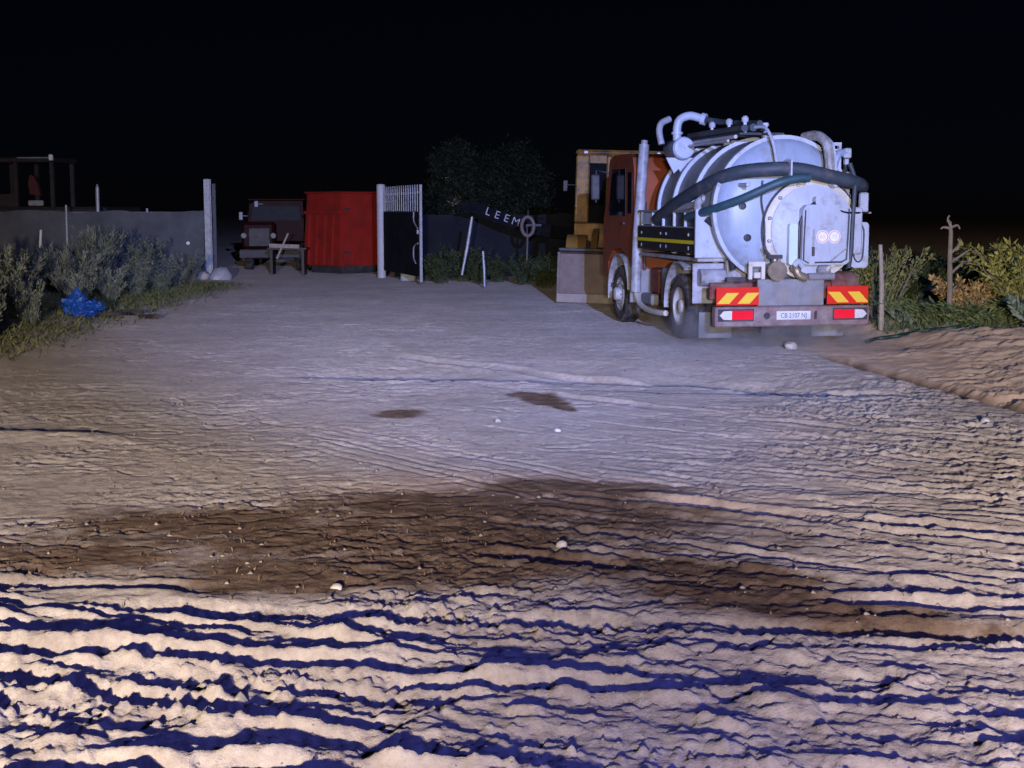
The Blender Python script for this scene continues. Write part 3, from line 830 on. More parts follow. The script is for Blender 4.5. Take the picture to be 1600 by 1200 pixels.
tp(MB().tube(smooth_path([(0.60, -1.86, 2.10), (0.75, -1.9, 2.03), (0.95, -1.9, 2.02), (1.15, -1.85, 2.02)]), 0.016, 6), 'cabinet_hose', M_bhose)
tp(MB().tube(smooth_path([(0.86, -1.80, 2.75), (0.92, -1.86, 2.5), (0.90, -1.9, 2.2), (0.885, -1.9, 1.9), (0.875, -1.9, 1.5), (0.87, -1.85, 1.2)]), 0.035, 8), 'rear_hose', M_hose)
tp(MB().tube(smooth_path([(-0.45, -1.66, 2.5), (-0.47, -1.68, 2.2), (-0.42, -1.68, 1.9), (-0.40, -1.68, 1.4)]), 0.012, 6), 'thin_line', M_hose)
tp(MB().box(1.03, 1.16, -1.86, -1.76, 2.03, 2.32, 0.02), 'rear_valve_block', M_white)
tp(MB().tube([(1.0, -1.80, 2.02), (1.22, -1.80, 2.02)], 0.014, 6), 'cross_rod', M_lgrey)
# valves beneath the tank end
vb = MB()
vb.tube([(-0.25, -1.5, 1.16), (-0.25, -1.82, 1.16)], 0.11, 14)
vb.lathe([(-1.84, 0.15), (-1.79, 0.15)], (-0.25, 0, 1.16), 'y', 14).lathe([(-1.84, 0.0), (-1.84, 0.15)], (-0.25, 0, 1.16), 'y', 14)
vb.tube([(-0.25, -1.7, 1.16), (-0.25, -1.7, 1.36)], 0.05, 10)
vb.box(-0.36, -0.14, -1.74, -1.66, 1.34, 1.40, 0.01)
tp(vb, 'discharge_valve', M_brass)
vb = MB().tube(smooth_path([(0.05, -1.45, 1.2), (0.05, -1.75, 1.2), (0.10, -1.8, 1.1), (0.22, -1.8, 1.05)]), 0.06, 10)
vb.lathe([(-1.80, 0.085), (-1.76, 0.085), (-1.76, 0.0)], (0.05, 0, 1.2), 'y', 12)
tp(vb, 'brass_elbow', M_brass)
vb = MB().box(-0.66, -0.60, -1.72, -1.66, 1.03, 1.27, 0.01).box(-0.46, -0.40, -1.72, -1.66, 1.03, 1.27, 0.01).box(-0.66, -0.40, -1.718, -1.662, 1.22, 1.30, 0.01).box(-0.58, -0.48, -1.74, -1.67, 1.05, 1.14, 0.01)
tp(vb, 'hinge_bracket', M_cream)
tp(MB().bar((-0.42, -1.86, 1.37), (-0.20, -1.86, 1.37), 0.05, 0.05).bar((-0.47, -1.80, 1.52), (-0.38, -1.86, 1.38), 0.03, 0.03), 'valve_lever', M_dark)
tp(MB().box(0.28, 0.70, -1.78, -1.60, 1.02, 1.12, 0.02).box(0.42, 0.62, -1.79, -1.62, 1.10, 1.24, 0.03), 'pump_block', M_grey)
tp(MB().tube([(0.52, -1.7, 1.1), (0.60, -1.85, 1.26)], 0.03, 8).lathe([(-1.88, 0.05), (-1.84, 0.05), (-1.84, 0)], (0.60, 0, 1.26), 'y', 10), 'pump_handle', M_cream)
tp(MB().tube(smooth_path([(0.0, -1.84, 1.24), (0.06, -1.87, 1.3), (0.14, -1.85, 1.22)]), 0.045, 8), 'pale_coupling', M_white)
tp(MB().box(-0.9, 0.9, -1.45, -1.35, 0.985, 1.05), 'tank_bearer', M_dark)

# hoses slung across the tank end
tp(MB().tube(smooth_path([(-1.16, 1.3, 1.9), (-1.20, 0.2, 2.15), (-1.10, -0.9, 2.42), (-0.85, -1.5, 2.60), (-0.40, -1.80, 2.66), (0.05, -1.86, 2.65), (0.5, -1.86, 2.56), (0.95, -1.80, 2.47), (1.20, -1.5, 2.40), (1.28, -0.9, 2.36)], 7), 0.105, 14), 'suction_hose', M_hose)
tp(MB().tube(smooth_path([(-1.22, -0.5, 1.95), (-1.12, -1.25, 2.06), (-0.80, -1.70, 2.22), (-0.35, -1.93, 2.44), (-0.05, -1.97, 2.52), (0.15, -1.97, 2.53)], 7), 0.065, 12), 'jetting_hose', M_hose2)
tp(MB().box(-0.145, -0.120, -1.99, -1.72, 2.53, 2.80, 0.005), 'hose_strap', M_white)
for x in (-0.75, 0.62):
    tp(MB().box(x - 0.03, x + 0.03, -1.86, -1.45, 2.40, 2.46, 0.01), 'hose_hook', M_white)
# upright arms over the tank end
tp(MB().tube(smooth_path([(-0.42, -1.0, 3.30), (-0.33, -1.40, 3.28), (-0.29, -1.62, 3.05), (-0.27, -1.76, 2.7)]), 0.025, 8), 'guide_arm', M_white)
mb = MB()
pth = smooth_path([(0.40, -1.15, 3.16), (0.48, -1.45, 3.17), (0.53, -1.68, 3.05), (0.55, -1.76, 2.85), (0.55, -1.80, 2.6)])
mb.tube(pth, 0.075, 10)
tp(mb, 'guide_arm', M_lgrey)
tp(MB().tube([(p[0] + 0.075, p[1] - 0.03, p[2]) for p in pth], 0.022, 6), 'arm_pipe', M_white)
# right shoulder valve cluster
tp(MB().box(0.62, 0.92, -1.35, -1.30, 3.03, 3.08).box(0.62, 0.92, -1.35, -1.30, 2.95, 2.98).box(0.88, 0.92, -1.36, -1.29, 2.45, 3.08), 'shoulder_rack', M_white)
tp(MB().tube(smooth_path([(0.74, -1.38, 2.4), (0.76, -1.44, 2.7), (0.84, -1.44, 2.9), (0.98, -1.42, 2.92)]), 0.06, 10), 'shoulder_pipe', mat('blue_white_valve', (0.36, 0.44, 0.62), 0.4, var=0.3))
tp(MB().box(0.92, 1.04, -1.48, -1.38, 2.84, 2.99, 0.02).box(0.94, 1.0, -1.47, -1.39, 2.74, 2.83, 0.01).lathe([(-1.52, 0.04), (-1.47, 0.045), (-1.47, 0)], (0.98, 0, 2.60), 'y', 10), 'shoulder_valve', M_white)
tp(MB().tube(smooth_path([(0.98, -1.42, 2.8), (0.95, -1.45, 2.65), (0.88, -1.5, 2.5), (0.9, -1.6, 2.42)]), 0.035, 8), 'shoulder_hose', M_hose)

# top of the tank: hose tray, pipes, hatches, filter vessel with elbows
tp(MB().box(-0.62, 0.10, -1.1, 1.5, 3.19, 3.23, 0.005), 'walkway', M_dark)
for x, z, r_ in ((-0.56, 3.29, 0.055), (-0.42, 3.30, 0.06), (-0.26, 3.29, 0.05), (-0.70, 3.16, 0.03)):
    tp(MB().tube([(x, -1.15, z), (x, 1.45, z)], r_, 10), 'top_pipe', M_hose if r_ > 0.04 else M_white)
tp(MB().tube([(-0.80, -1.1, 3.10), (-0.80, 0.9, 3.10)], 0.022, 8), 'hand_rail', M_white)
for y in (-1.0, -0.3, 0.5):
    tp(MB().tube([(-0.50, y, 3.23), (-0.50, y, 3.40), ], 0.028, 8).lathe([(0, 0.05), (0.06, 0.055), (0.09, 0.03), (0.095, 0)], (-0.50, y, 3.39), 'z', 10), 'vent_cap', M_white)
tp(MB().tube([(-0.17, -1.0, 3.1), (-0.17, -1.0, 3.34)], 0.035, 8).box(-0.22, -0.06, -1.04, -0.96, 3.16, 3.19).lathe([(0, 0.05), (0.05, 0.05), (0.055, 0)], (-0.17, -1.0, 3.33), 'z', 10), 'pressure_valve', M_white)
tp(MB().lathe([(3.05, 0.30), (3.24, 0.30), (3.26, 0.33), (3.29, 0.33), (3.30, 0.28), (3.33, 0.0)], (0.15, 0.9, 0), 'z', 28), 'top_hatch', M_tank)
fv = tp(MB().lathe([(-0.02, 0.0), (0.0, 0.15), (0.03, 0.185), (0.06, 0.185), (0.06, 0.168), (0.62, 0.168), (0.66, 0.14), (0.68, 0.0)], (-0.87, 0.80, 3.07), 'y', 32), 'filter_vessel', M_tank)
MB().lathe([(0.0, 0.0), (-0.012, 0.14), (-0.005, 0.165)], (-0.87, 0.785, 3.07), 'y', 32).build('vessel_lid', M_white, fv)
tp(MB().prism([(-1.12, 2.92), (-0.62, 2.92), (-0.68, 2.74), (-0.83, 2.62), (-0.90, 2.74), (-0.98, 2.66)], 'y', 0.98, 1.02), 'vessel_bracket', M_white)
tp(MB().tube(smooth_path([(-0.93, 1.0, 3.2), (-0.93, 1.0, 3.42), (-0.88, 0.98, 3.55), (-0.74, 0.9, 3.60), (-0.58, 0.8, 3.55)]), 0.07, 12).lathe([(-0.02, 0.095), (0.02, 0.095)], (-0.93, 1.0, 3.32), 'z', 14).tube([(-0.58, 0.8, 3.55), (-0.52, 0.76, 3.53)], 0.10, 12), 'suction_elbow', M_white)
tp(MB().tube(smooth_path([(-1.10, 1.3, 3.15), (-1.13, 1.35, 3.36), (-1.08, 1.4, 3.50), (-0.92, 1.45, 3.58)]), 0.055, 10), 'vent_elbow', M_lgrey)
tp(MB().tube(smooth_path([(-0.52, 0.76, 3.53), (-0.35, 0.3, 3.46), (-0.3, -0.5, 3.40), (-0.32, -1.15, 3.36)]), 0.05, 10), 'top_hose', M_hose)

# left side locker with rack above, white rear plate and draped hose
lk = tp(MB().box(-1.235, -0.72, -0.95, 2.20, 1.40, 1.78, 0.01), 'side_locker', M_black)
MB().box(-1.241, -1.2352, -0.94, 2.19, 1.535, 1.59).build('yellow_stripe', M_yellow_tape, lk, 0)
for y in (-0.6, 0.55, 0.85, 1.95):
    MB().box(-1.252, -1.2355, y - 0.02, y + 0.02, 1.655, 1.70, 0.005).build('latch', M_lgrey, lk)
    MB().box(-1.250, -1.2355, y - 0.015, y + 0.015, 1.44, 1.50, 0.005).build('hinge', M_grey, lk)
rk = tp(MB().box(-1.23, -1.19, -0.95, 2.2, 2.02, 2.06).box(-1.23, -1.19, -0.95, 2.2, 1.782, 1.80), 'side_rack', M_grey)
MB().box(-1.19, -1.17, -0.94, 2.19, 1.80, 2.02).build('rack_back', M_hose, rk)
for y in (-0.93, -0.35, 0.22, 0.80, 1.38, 2.0):
    MB().box(-1.232, -1.192, y - 0.022, y + 0.022, 1.80, 2.02).build('rack_post', M_white, rk)
MB().box(-1.228, -1.195, 1.42, 1.96, 1.82, 2.01).build('rack_plate', M_white, rk)
rp2 = tp(MB().box(-1.265, -0.70, -1.02, -0.955, 1.33, 2.08, 0.012), 'locker_rear_plate', M_white)
MB().tube(smooth_path([(-1.12, -1.06, 1.93), (-0.98, -1.10, 1.80), (-0.84, -1.14, 1.58), (-0.76, -1.18, 1.35), (-0.72, -1.2, 1.15)]), 0.045, 10).build('black_drain_hose', M_bhose, rp2)
tp(MB().box(-1.20, -0.60, -0.95, 2.2, 1.27, 1.33, 0.01), 'locker_beam', M_lgrey)
tp(MB().tube(smooth_path([(-1.16, -0.8, 2.05), (-1.15, -0.75, 2.16), (-1.08, -0.75, 2.22), (-0.98, -0.8, 2.24)]), 0.06, 10).tube([(-1.16, 0.3, 2.08), (-1.14, -0.7, 2.14)], 0.06, 10).lathe([(-0.85, 0.09), (-0.72, 0.09), (-0.72, 0.0)], (-1.03, 0, 2.25), 'y', 12), 'hose_coupling', M_lgrey)

# exhaust / tall white stack
tp(MB().tube([(-1.20, 2.42, 0.62), (-1.17, 2.42, 1.6), (-1.07, 2.42, 3.2)], 0.092, 14).tube([(-1.07, 2.42, 3.2), (-1.065, 2.42, 3.27)], 0.06, 12), 'exhaust_stack', M_lgrey)
# cab
cb = MB()
prof = [(2.60, 1.02), (2.58, 1.5), (2.62, 2.75), (2.72, 2.98), (2.95, 3.06), (4.0, 3.06), (4.25, 2.98), (4.55, 2.1), (4.66, 1.9), (4.68, 0.85), (4.35, 0.80), (4.30, 1.10), (4.0, 1.32), (3.47, 1.36), (2.95, 1.22), (2.80, 1.02)]
cb.prism(prof, 'x', -1.19, 1.19)
cabo = tp(cb, 'cab', M_orange, smooth=25)
for sx in (-1, 1):
    a, b = sorted((sx * 1.191, sx * 1.197))
    MB().prism([(3.15, 1.95), (3.15, 2.80), (4.05, 2.80), (4.28, 2.08), (4.2, 1.95)], 'x', a, b).build('door_window', M_glass, cabo, 0)
    MB().prism([(2.72, 2.0), (2.74, 2.72), (3.00, 2.74), (3.00, 2.0)], 'x', a, b).build('quarter_window', M_glass, cabo, 0)
    MB().box(*sorted((sx * 1.192, sx * 1.225)), 3.20, 3.36, 1.80, 1.84).build('door_handle', M_dark, cabo)
    MB().tube([(sx * 1.2, 4.3, 2.75), (sx * 1.42, 4.38, 2.80), (sx * 1.42, 4.38, 2.2)], 0.018, 6).build('mirror_arm', M_dark, cabo)
    MB().box(*sorted((sx * 1.36, sx * 1.52)), 4.33, 4.40, 2.25, 2.72, 0.02).build('mirror', M_dark, cabo)
    MB().box(*sorted((sx * 0.95, sx * 1.19)), 2.9, 4.3, 0.62, 0.70).build('cab_step', M_grey, cabo)
MB().prism([(-0.5, 2.15), (0.5, 2.15), (0.48, 2.7), (-0.48, 2.7)], 'y', 2.555, 2.578).build('rear_window', M_glass, cabo, 0)
MB().tube([(-1.0, 2.55, 1.0), (-1.0, 2.55, 2.2)], 0.03, 8).build('cab_guard', M_dark, cabo)

# ------------------------------------------------------------------ yellow wheel loader ahead of the truck
M_yellow2 = mat('rusty_ochre_cab', (0.36, 0.18, 0.026), 0.55, var=0.3, scale=3, dirt=(0.10, 0.06, 0.035), dirt_amt=0.55, dscale=3.5)
LD = thing('wheel_loader', 'old yellow wheel loader with worn bucket on the ground ahead of the truck', 'loader', (2.52, 33.6, gz(2.52, 33.6)), rot=(0, R(1.5), R(-6)))
def lp(mb, name, m, parent=LD, smooth=35): return mb.build(name, m, parent, smooth)
# bucket faces the camera (-y)
def bucket_mesh():
    mb = MB()
    prof = []
    n = 14
    for k in range(n + 1):
        t = k / n
        a = R(255 - 175 * t)
        prof.append((-2.35 + 0.10 + 0.62 * math.cos(a) * -1 * 0.9, 0.60 + 0.54 * math.sin(a)))
    outer = [(-2.95, 0.02)] + prof
    vs = []; fs = []
    W = 1.22
    for (y, z) in outer:
        vs += [(-W, y, z), (W, y, z)]
    for (y, z) in outer:
        vs += [(-W, y + 0.04, z), (W, y + 0.04, z)]
    m = len(outer)
    for k in range(m - 1):
        fs.append((2 * k, 2 * k + 1, 2 * k + 3, 2 * k + 2))
        o = 2 * m
        fs.append((o + 2 * k, o + 2 * k + 2, o + 2 * k + 3, o + 2 * k + 1))
    mb.add(vs, fs)
    side = [(y, z) for y, z in outer]
    for x0, x1 in ((-W - 0.03, -W), (W, W + 0.03)):
        mb.prism(side, 'x', x0, x1)
    return mb
def bucket_box():
    # tipped-forward bucket: its flat back sheet and lip are what one sees
    mb = MB()
    mb.prism([(-2.75, 0.16), (-2.70, 1.06), (-2.55, 1.12), (-2.10, 1.05), (-1.85, 0.70), (-1.95, 0.20), (-2.4, 0.06)], 'x', -1.22, 1.22)
    return mb
bk = lp(bucket_box(), 'bucket', M_bucket, smooth=20)
MB().box(-1.26, 1.26, -2.86, -2.74, 0.0, 0.20, 0.01).build('cutting_edge', mat('edge_steel', (0.30, 0.25, 0.22), 0.6, dirt=DUST, dirt_amt=0.5), bk)
MB().box(-1.24, 1.24, -2.80, -2.60, 1.13, 1.19, 0.01).build('bucket_rim', M_dark, bk)
for x in (-1.235, 1.235):
    MB().prism([(-2.8, 0.2), (-2.74, 1.1), (-1.9, 0.75), (-2.0, 0.2)], 'x', x - 0.03, x + 0.03).build('side_plate', M_bucket, bk)
for x in (-0.55, 0.55):
    lp(MB().prism([(-1.95, 0.62), (-1.95, 0.80), (-0.9, 1.45), (0.0, 1.62), (0.0, 1.40), (-0.85, 1.22)], 'x', x - 0.07, x + 0.07), 'lift_arm', M_yellow)
    lp(MB().tube([(x, -1.5, 0.8), (x, -0.3, 0.95)], 0.06, 10), 'lift_ram', M_lgrey)
lp(MB().box(-0.55, 0.55, -1.0, 3.2, 0.65, 1.15, 0.04), 'loader_frame', M_dark)
lp(MB().box(-0.98, 0.98, 1.45, 3.3, 1.15, 1.95, 0.12), 'engine_cover', M_yellow)
for sx in (-1, 1):
    for y in (-0.55, 2.1):
        wheel(LD, sx * 0.86, y, 0.66, 0.45, sx, -0.06, rimm=M_yellow)
    lp(guard(*sorted((sx * 0.74, sx * 1.2)), -0.55, 0.68, 0.74, 20, 150), 'fender', M_yellow)
# cab
lc = lp(MB().box(-1.10, 1.10, -0.18, 1.48, 3.30, 3.43, 0.06), 'cab', M_yellow2)
for x0, x1 in ((-1.08, -0.76), (-0.36, -0.24), (0.24, 0.36), (0.76, 1.08)):
    MB().box(x0, x1, -0.14, 0.02, 1.72, 3.298, 0.03).build('cab_post', M_yellow2, lc)
for x in (-1.0, 1.0):
    for y in (0.62, 1.35):
        MB().box(x - 0.07, x + 0.07, y - 0.07, y + 0.07, 1.2, 3.298, 0.02).build('cab_post', M_yellow2, lc)
MB().box(-1.08, 1.08, -0.15, 0.03, 1.10, 1.718, 0.03).build('front_panel', M_yellow2, lc)
for x0, x1 in ((-0.755, -0.365), (-0.235, 0.235), (0.365, 0.755)):
    MB().box(x0, x1, -0.06, -0.045, 1.72, 3.2).build('windscreen', M_glass, lc)
    MB().box(x0, x1, -0.12, 0.0, 3.12, 3.297).build('window_header', M_yellow2, lc)
for sx in (-1, 1):
    a, b = sorted((sx * 1.03, sx * 1.06))
    MB().box(a, b, -0.02, 1.32, 1.18, 2.15, 0.02).build('side_panel', M_yellow, lc)
    MB().box(*sorted((sx * 1.03, sx * 1.065)), 0.0, 1.3, 2.95, 3.3).build('header_panel', M_yellow, lc)
    MB().box(*sorted((sx * 1.0, sx * 1.01)), 0.02, 0.55, 2.15, 2.95).build('side_glass', M_glass, lc)
    MB().box(*sorted((sx * 1.0, sx * 1.01)), 0.69, 1.28, 2.15, 2.95).build('side_glass', M_glass, lc)
MB().box(-0.92, 0.92, 1.34, 1.36, 1.3, 3.29).build('rear_wall', M_yellow, lc)
for x in (-0.85, 0.85):
    MB().box(x - 0.05, x + 0.05, -0.26, -0.185, 3.33, 3.40, 0.015).build('work_light', M_tail_white, lc)
MB().tube([(-1.1, -0.1, 2.6), (-1.28, -0.25, 2.6)], 0.015, 6).box(-1.36, -1.26, -0.28, -0.24, 2.45, 2.70, 0.01).build('mirror', M_dark, lc)

# ------------------------------------------------------------------ fences, gate
def netting(name, x0, y0, x1, y1, z0, z1, m, seed, parent, seg=60, sag=0.10):
    rnd = np.random.RandomState(seed)
    n = seg; k = 10
    vs = []; fs = []
    t = np.linspace(0, 1, n + 1)
    nz = np.convolve(rnd.rand(n + 21) - .5, np.ones(5) / 5, 'same')[10:10 + n + 1]
    dx, dy = x1 - x0, y1 - y0
    L_ = math.hypot(dx, dy); nx, ny = dy / L_, -dx / L_
    for th in (0.0, 0.012):
        for i in range(n + 1):
            for j in range(k + 1):
                q = j / k
                off = 0.07 * math.sin(t[i] * L_ * 2.3 + seed) * math.sin(q * 3.0) + 0.10 * nz[i] * q + th
                px, py = x0 + dx * t[i] + nx * off, y0 + dy * t[i] + ny * off
                top = z1 + sag * nz[i] - 0.06 * abs(math.sin(t[i] * L_ * 1.2))
                g = gz(px, py) if j == 0 else 0
                zz = z0 + (top - z0) * q
                vs.append((px, py, zz))
    S = (n + 1) * (k + 1)
    for i in range(n):
        for j in range(k):
            a = i * (k + 1) + j
            f = (a, a + k + 1, a + k + 2, a + 1)
            fs.append(f); fs.append(tuple(S + q for q in f[::-1]))
    return MB().add(vs, fs).build(name, m, parent, 60)

FL = thing('netting_fence', 'long pale-grey netting fence left of the gateway behind the weed thicket', 'fence', (-8.95, 41.9, 0))
ln = netting('netting', -0.15, 0, -13.5, 0.6, 0.02, 2.05, M_net, 5, FL, 90)
ln['label'] = 'grey shade netting stretched along the fence'
for i, x in enumerate((-1.9, -4.3, -6.7, -9.1, -11.5)):
    MB().tube([(x, 0.20, 0.0), (x + 0.02, 0.20, 2.1 if i != 1 else 2.2)], 0.035, 8).build('fence_post', M_galv, FL)
MB().tube([(-0.1, 0.16, 1.98), (-13.4, 0.8, 1.98)], 0.02, 6).build('top_wire', M_galv, FL)
FLr = MB().lathe([(0, 0.05), (-0.02, 0.05), (-0.025, 0.0)], (0, 0, 0), 'y', 16).build('reflector', M_reflector, FL, loc=(-0.62, -0.09, 1.08))
bpole = MB().tube([(0, 0, 0), (0.02, 0, 2.72)], 0.055, 10).tube([(0.02, 0, 2.72), (0.022, 0, 2.82)], [0.05, 0.015], 10).build('tall_post', M_galv)
bpole.location = (-12.45, 42.6, 0)
tag(bpole, 'single galvanised post rising above the left netting fence', 'post')

GL = thing('gate_post', 'tall pale steel beam post at the left side of the gateway', 'gate post', (-8.87, 41.7, 0))
# rolled beam: two flanges and web
MB().box(-0.16, 0.02, -0.10, -0.07, 0, 2.95, 0.004).box(-0.16, 0.02, 0.07, 0.10, 0, 2.95, 0.004).box(-0.08, -0.06, -0.07, 0.07, 0, 2.948).build('steel_beam', M_galv, GL, 0)
MB().box(0.03, 0.13, 0.16, 0.24, 0.05, 2.82, 0.004).build('gate_edge_frame', mat('dull_steel', (0.09, 0.093, 0.11), 0.7, var=0.3), GL, 0)
for z in (0.5, 1.5, 2.4):
    MB().tube([(0.05, 0.06, z), (0.05, 0.17, z)], 0.025, 8).build('hinge', M_dark, GL)
GR = thing('gate_hinge_post', 'short white hinge post at the right side of the gateway', 'gate post', (-3.97, 43.0, 0))
MB().tube([(0, 0, 0), (0, 0, 2.78)], 0.13, 18).lathe([(2.781, 0.135), (2.82, 0.12), (2.84, 0.0)], (0, 0, 0), 'z', 18).build('tube', M_gpost, GR)
for z in (0.6, 2.3):
    MB().box(0.10, 0.22, -0.05, 0.05, z - 0.04, z + 0.04).build('hinge_lug', M_galv, GR)
ang = math.atan2(38.5 - 42.85, -2.48 + 3.85)
GT = thing('open_gate', 'open steel gate leaf with spiked pickets above dark netting, swung outwards', 'gate', (-3.85, 42.85, 0.0), ang)
LG = 4.55
MB().box(-0.03, 0.03, -0.03, 0.03, 0.22, 2.60).build('stile', M_galv, GT, 0)
MB().box(LG - 0.035, LG + 0.035, -0.035, 0.035, 0.10, 2.74).build('stile', M_galv, GT, 0)
for z in (0.27, 1.98, 2.52):
    MB().box(0.032, LG - 0.037, -0.025, 0.025, z - 0.03, z + 0.03).build('rail', M_galv, GT, 0)
for k in range(16):
    x = 0.24 + k * (LG - 0.45) / 15
    MB().box(x - 0.021, x + 0.021, -0.05, -0.0255, 2.02, 2.66).prism([(x - 0.021, 2.66), (x + 0.021, 2.66), (x, 2.74)], 'y', -0.05, -0.0255).build('picket', M_galv, GT, 0)
MB().box(0.035, LG - 0.04, -0.045, -0.030, 0.24, 2.0).build('netting', M_net_r, GT, 0)
MB().tube(smooth_path([(LG - 0.06, -0.07, 1.55), (LG - 0.45, -0.08, 1.75), (LG - 0.5, -0.07, 2.0)], 4), 0.02, 6).build('latch_bar', M_galv, GT)
MB().tube(smooth_path([(LG - 0.06, -0.07, 1.15), (LG - 0.42, -0.09, 1.05), (LG - 0.46, -0.09, 0.75), (LG - 0.30, -0.07, 0.6)], 4), 0.02, 6).build('pull_handle', M_galv, GT)
MB().box(LG - 0.10, LG - 0.04, -0.10, -0.036, 1.40, 1.52, 0.01).build('lock_box', M_galv, GT)

FR = thing('dark_netting_fence', 'dark netting fence right of the gate running behind the stakes', 'fence', (-3.7, 43.2, 0))
netting('netting', 0.1, 0, 11.5, 1.6, 0.02, 1.95, M_net_r, 9, FR, 80)
for x in (1.9, 4.2, 6.5, 8.8, 11.1):
    MB().tube([(x, 0.3 + 0.15 * x, 0.0), (x, 0.3 + 0.15 * x, 2.05)], 0.035, 8).build('fence_post', M_dark, FR)

def stake(p0, p1, r, label, m=M_wood):
    p0 = Vector(p0); p1 = Vector(p1)
    d = p1 - p0
    o = MB().tube([(0, 0, 0), d * 0.5 + Vector((0.012, 0, 0)), d], [r * 0.7, r, r * 0.85], 7).tube([d, d * 1.015], [r * .8, r * .3], 7).build('stake', m)
    o.location = p0
    return tag(o, label, 'stake')
stake((-1.36, 38.3, 0.30), (-1.08, 38.3, 1.86), 0.045, 'taller pale stake leaning right in front of the dark netting fence', M_galv)
stake((-0.72, 37.0, 0.05), (-0.76, 37.0, 0.98), 0.035, 'short pale stake standing upright below the lettered boom', M_galv)
stake((-10.1, 30.0, 0.5), (-9.98, 30.0, 1.63), 0.03, 'thin pale stake sticking out of the left weed thicket', M_gpost)

# ------------------------------------------------------------------ dark boom with white lettering behind the right fence
BM = thing('parked_digger_boom', 'dark digger boom with white capital letters sloping down before the right fence', 'digger', (3.4, 41.6, 0))
path = [(-5.0, 0, 2.10), (-4.72, 0, 2.16), (-4.35, 0, 2.08), (-4.0, 0, 1.92), (-3.4, 0, 1.70), (-2.4, 0, 1.45), (0.2, 0, 1.20)]
path = smooth_path(path, 5)
mb = MB()
vs = []; fs = []
for i, p in enumerate(path):
    d = (path[min(i + 1, len(path) - 1)] - path[max(i - 1, 0)]).normalized()
    nrm = Vector((-d.z, 0, d.x))
    hh = 0.30 if i > 6 else 0.10 + 0.20 * i / 6
    for sx in (-0.18, 0.18):
        for s2 in (-1, 1):
            q = p + nrm * (hh * s2 * 0.6); vs.append((q.x, sx, q.z))
for i in range(len(path) - 1):
    a = 4 * i; b = a + 4
    fs += [(a, b, b + 1, a + 1), (a + 2, a + 3, b + 3, b + 2), (a + 1, b + 1, b + 3, a + 3), (a, a + 2, b + 2, b)]
fs += [(0, 1, 3, 2), (len(vs) - 4, len(vs) - 2, len(vs) - 1, len(vs) - 3)]
bo = MB().add(vs, fs).build('boom', M_boom, BM, 30)
MB().box(0.0, 2.4, -0.9, 0.9, 0.55, 1.5, 0.1).build('body', mat('dim_red_body', (0.06, 0.012, 0.011), 0.8, var=0.3, spec=0.05), BM)
MB().box(-0.6, 2.9, -1.1, -0.6, 0.02, 0.55, 0.15).build('track', M_dark, BM)
MB().box(-0.6, 2.9, 0.6, 1.1, 0.02, 0.55, 0.15).build('track', M_dark, BM)
ph = math.atan2(-0.36, 1.0)
for i, ch in enumerate('LEEM'):
    x = -4.10 + i * 0.27; z = 2.0 - i * 0.098
    text_mesh('letter', ch, 0.32, M_letter, bo, Matrix.Translation((x, -0.19, z)) @ Matrix.Rotation(-ph, 4, 'Y') @ Matrix.Rotation(R(90), 4, 'X'), 0.008)
hr = MB().tube([(0.16 * math.cos(2 * math.pi * k / 28) * 1.05, 0, 0.26 * math.sin(2 * math.pi * k / 28)) for k in range(29)], 0.05, 8, caps=False).tube([(0, 0, -0.26), (-0.03, 0, -1.0)], 0.02, 6).build('hose_ring', mat('faded_pink_hose', (0.22, 0.16, 0.15), 0.7, var=0.25))
hr.location = (0.44, 39.5, 1.60)
tag(hr, 'thin faded ring of hose hanging beside the white letters', 'hose')
hp = MB().tube([(0, 0, 0), (0.0, 0, 1.62)], 0.03, 8).box(-0.03, 0.4, -0.03, 0.03, 1.60, 1.66).build('hanger_post', M_dark)
hp.location = (0.42, 39.62, 0)
tag(hp, 'dark post carrying the hose ring in front of the netting', 'post')

# ------------------------------------------------------------------ beyond the gate: red container, dark red truck, timber
RC = thing('red_container', 'tall bright red steel skip container standing inside the gateway', 'container', (-5.55, 46.5, 0), R(-45))
def cbox(par, name, x0, x1, y0, y1, z0, z1, m=M_redbox, bev=0.0): return MB().box(x0, x1, y0, y1, z0, z1, bev).build(name, m, par, 20)
body = MB().add([(-0.96, -0.86, 0.25), (0.9, -0.86, 0.25), (0.9, 0.8, 0.25), (-0.96, 0.8, 0.25), (-0.9, -0.76, 2.58), (0.9, -0.76, 2.58), (0.9, 0.8, 2.58), (-0.9, 0.8, 2.58)],
                   [(3, 2, 1, 0), (4, 5, 6, 7), (0, 1, 5, 4), (1, 2, 6, 5), (2, 3, 7, 6), (3, 0, 4, 7)]).build('body', M_redbox, RC, 20)
for x in (-0.80, -0.38, 0.04, 0.46):
    MB().prism([(-0.83, 1.9), (-0.76, 1.9), (-0.84, 0.3), (-0.95, 0.3)], 'x', x - 0.09, x + 0.09).build('rib', M_redbox, body, 0)
cbox(body, 'rail', -0.93, 0.9, -0.88, -0.79, 1.92, 2.02)
for y in (-0.72, -0.02, 0.70):
    cbox(body, 'door_bar', 0.902, 0.93, y - 0.03, y + 0.03, 0.3, 2.5)
for z in (0.7, 2.1):
    cbox(body, 'door_hinge', 0.931, 0.95, -0.70, -0.45, z - 0.03, z + 0.03, M_dark)
cbox(body, 'top_rail', -0.95, 0.95, -0.83, 0.84, 2.585, 2.64, bev=0.02)
cbox(body, 'skid', -0.8, 0.8, -0.7, 0.7, 0.02, 0.245, M_dark)

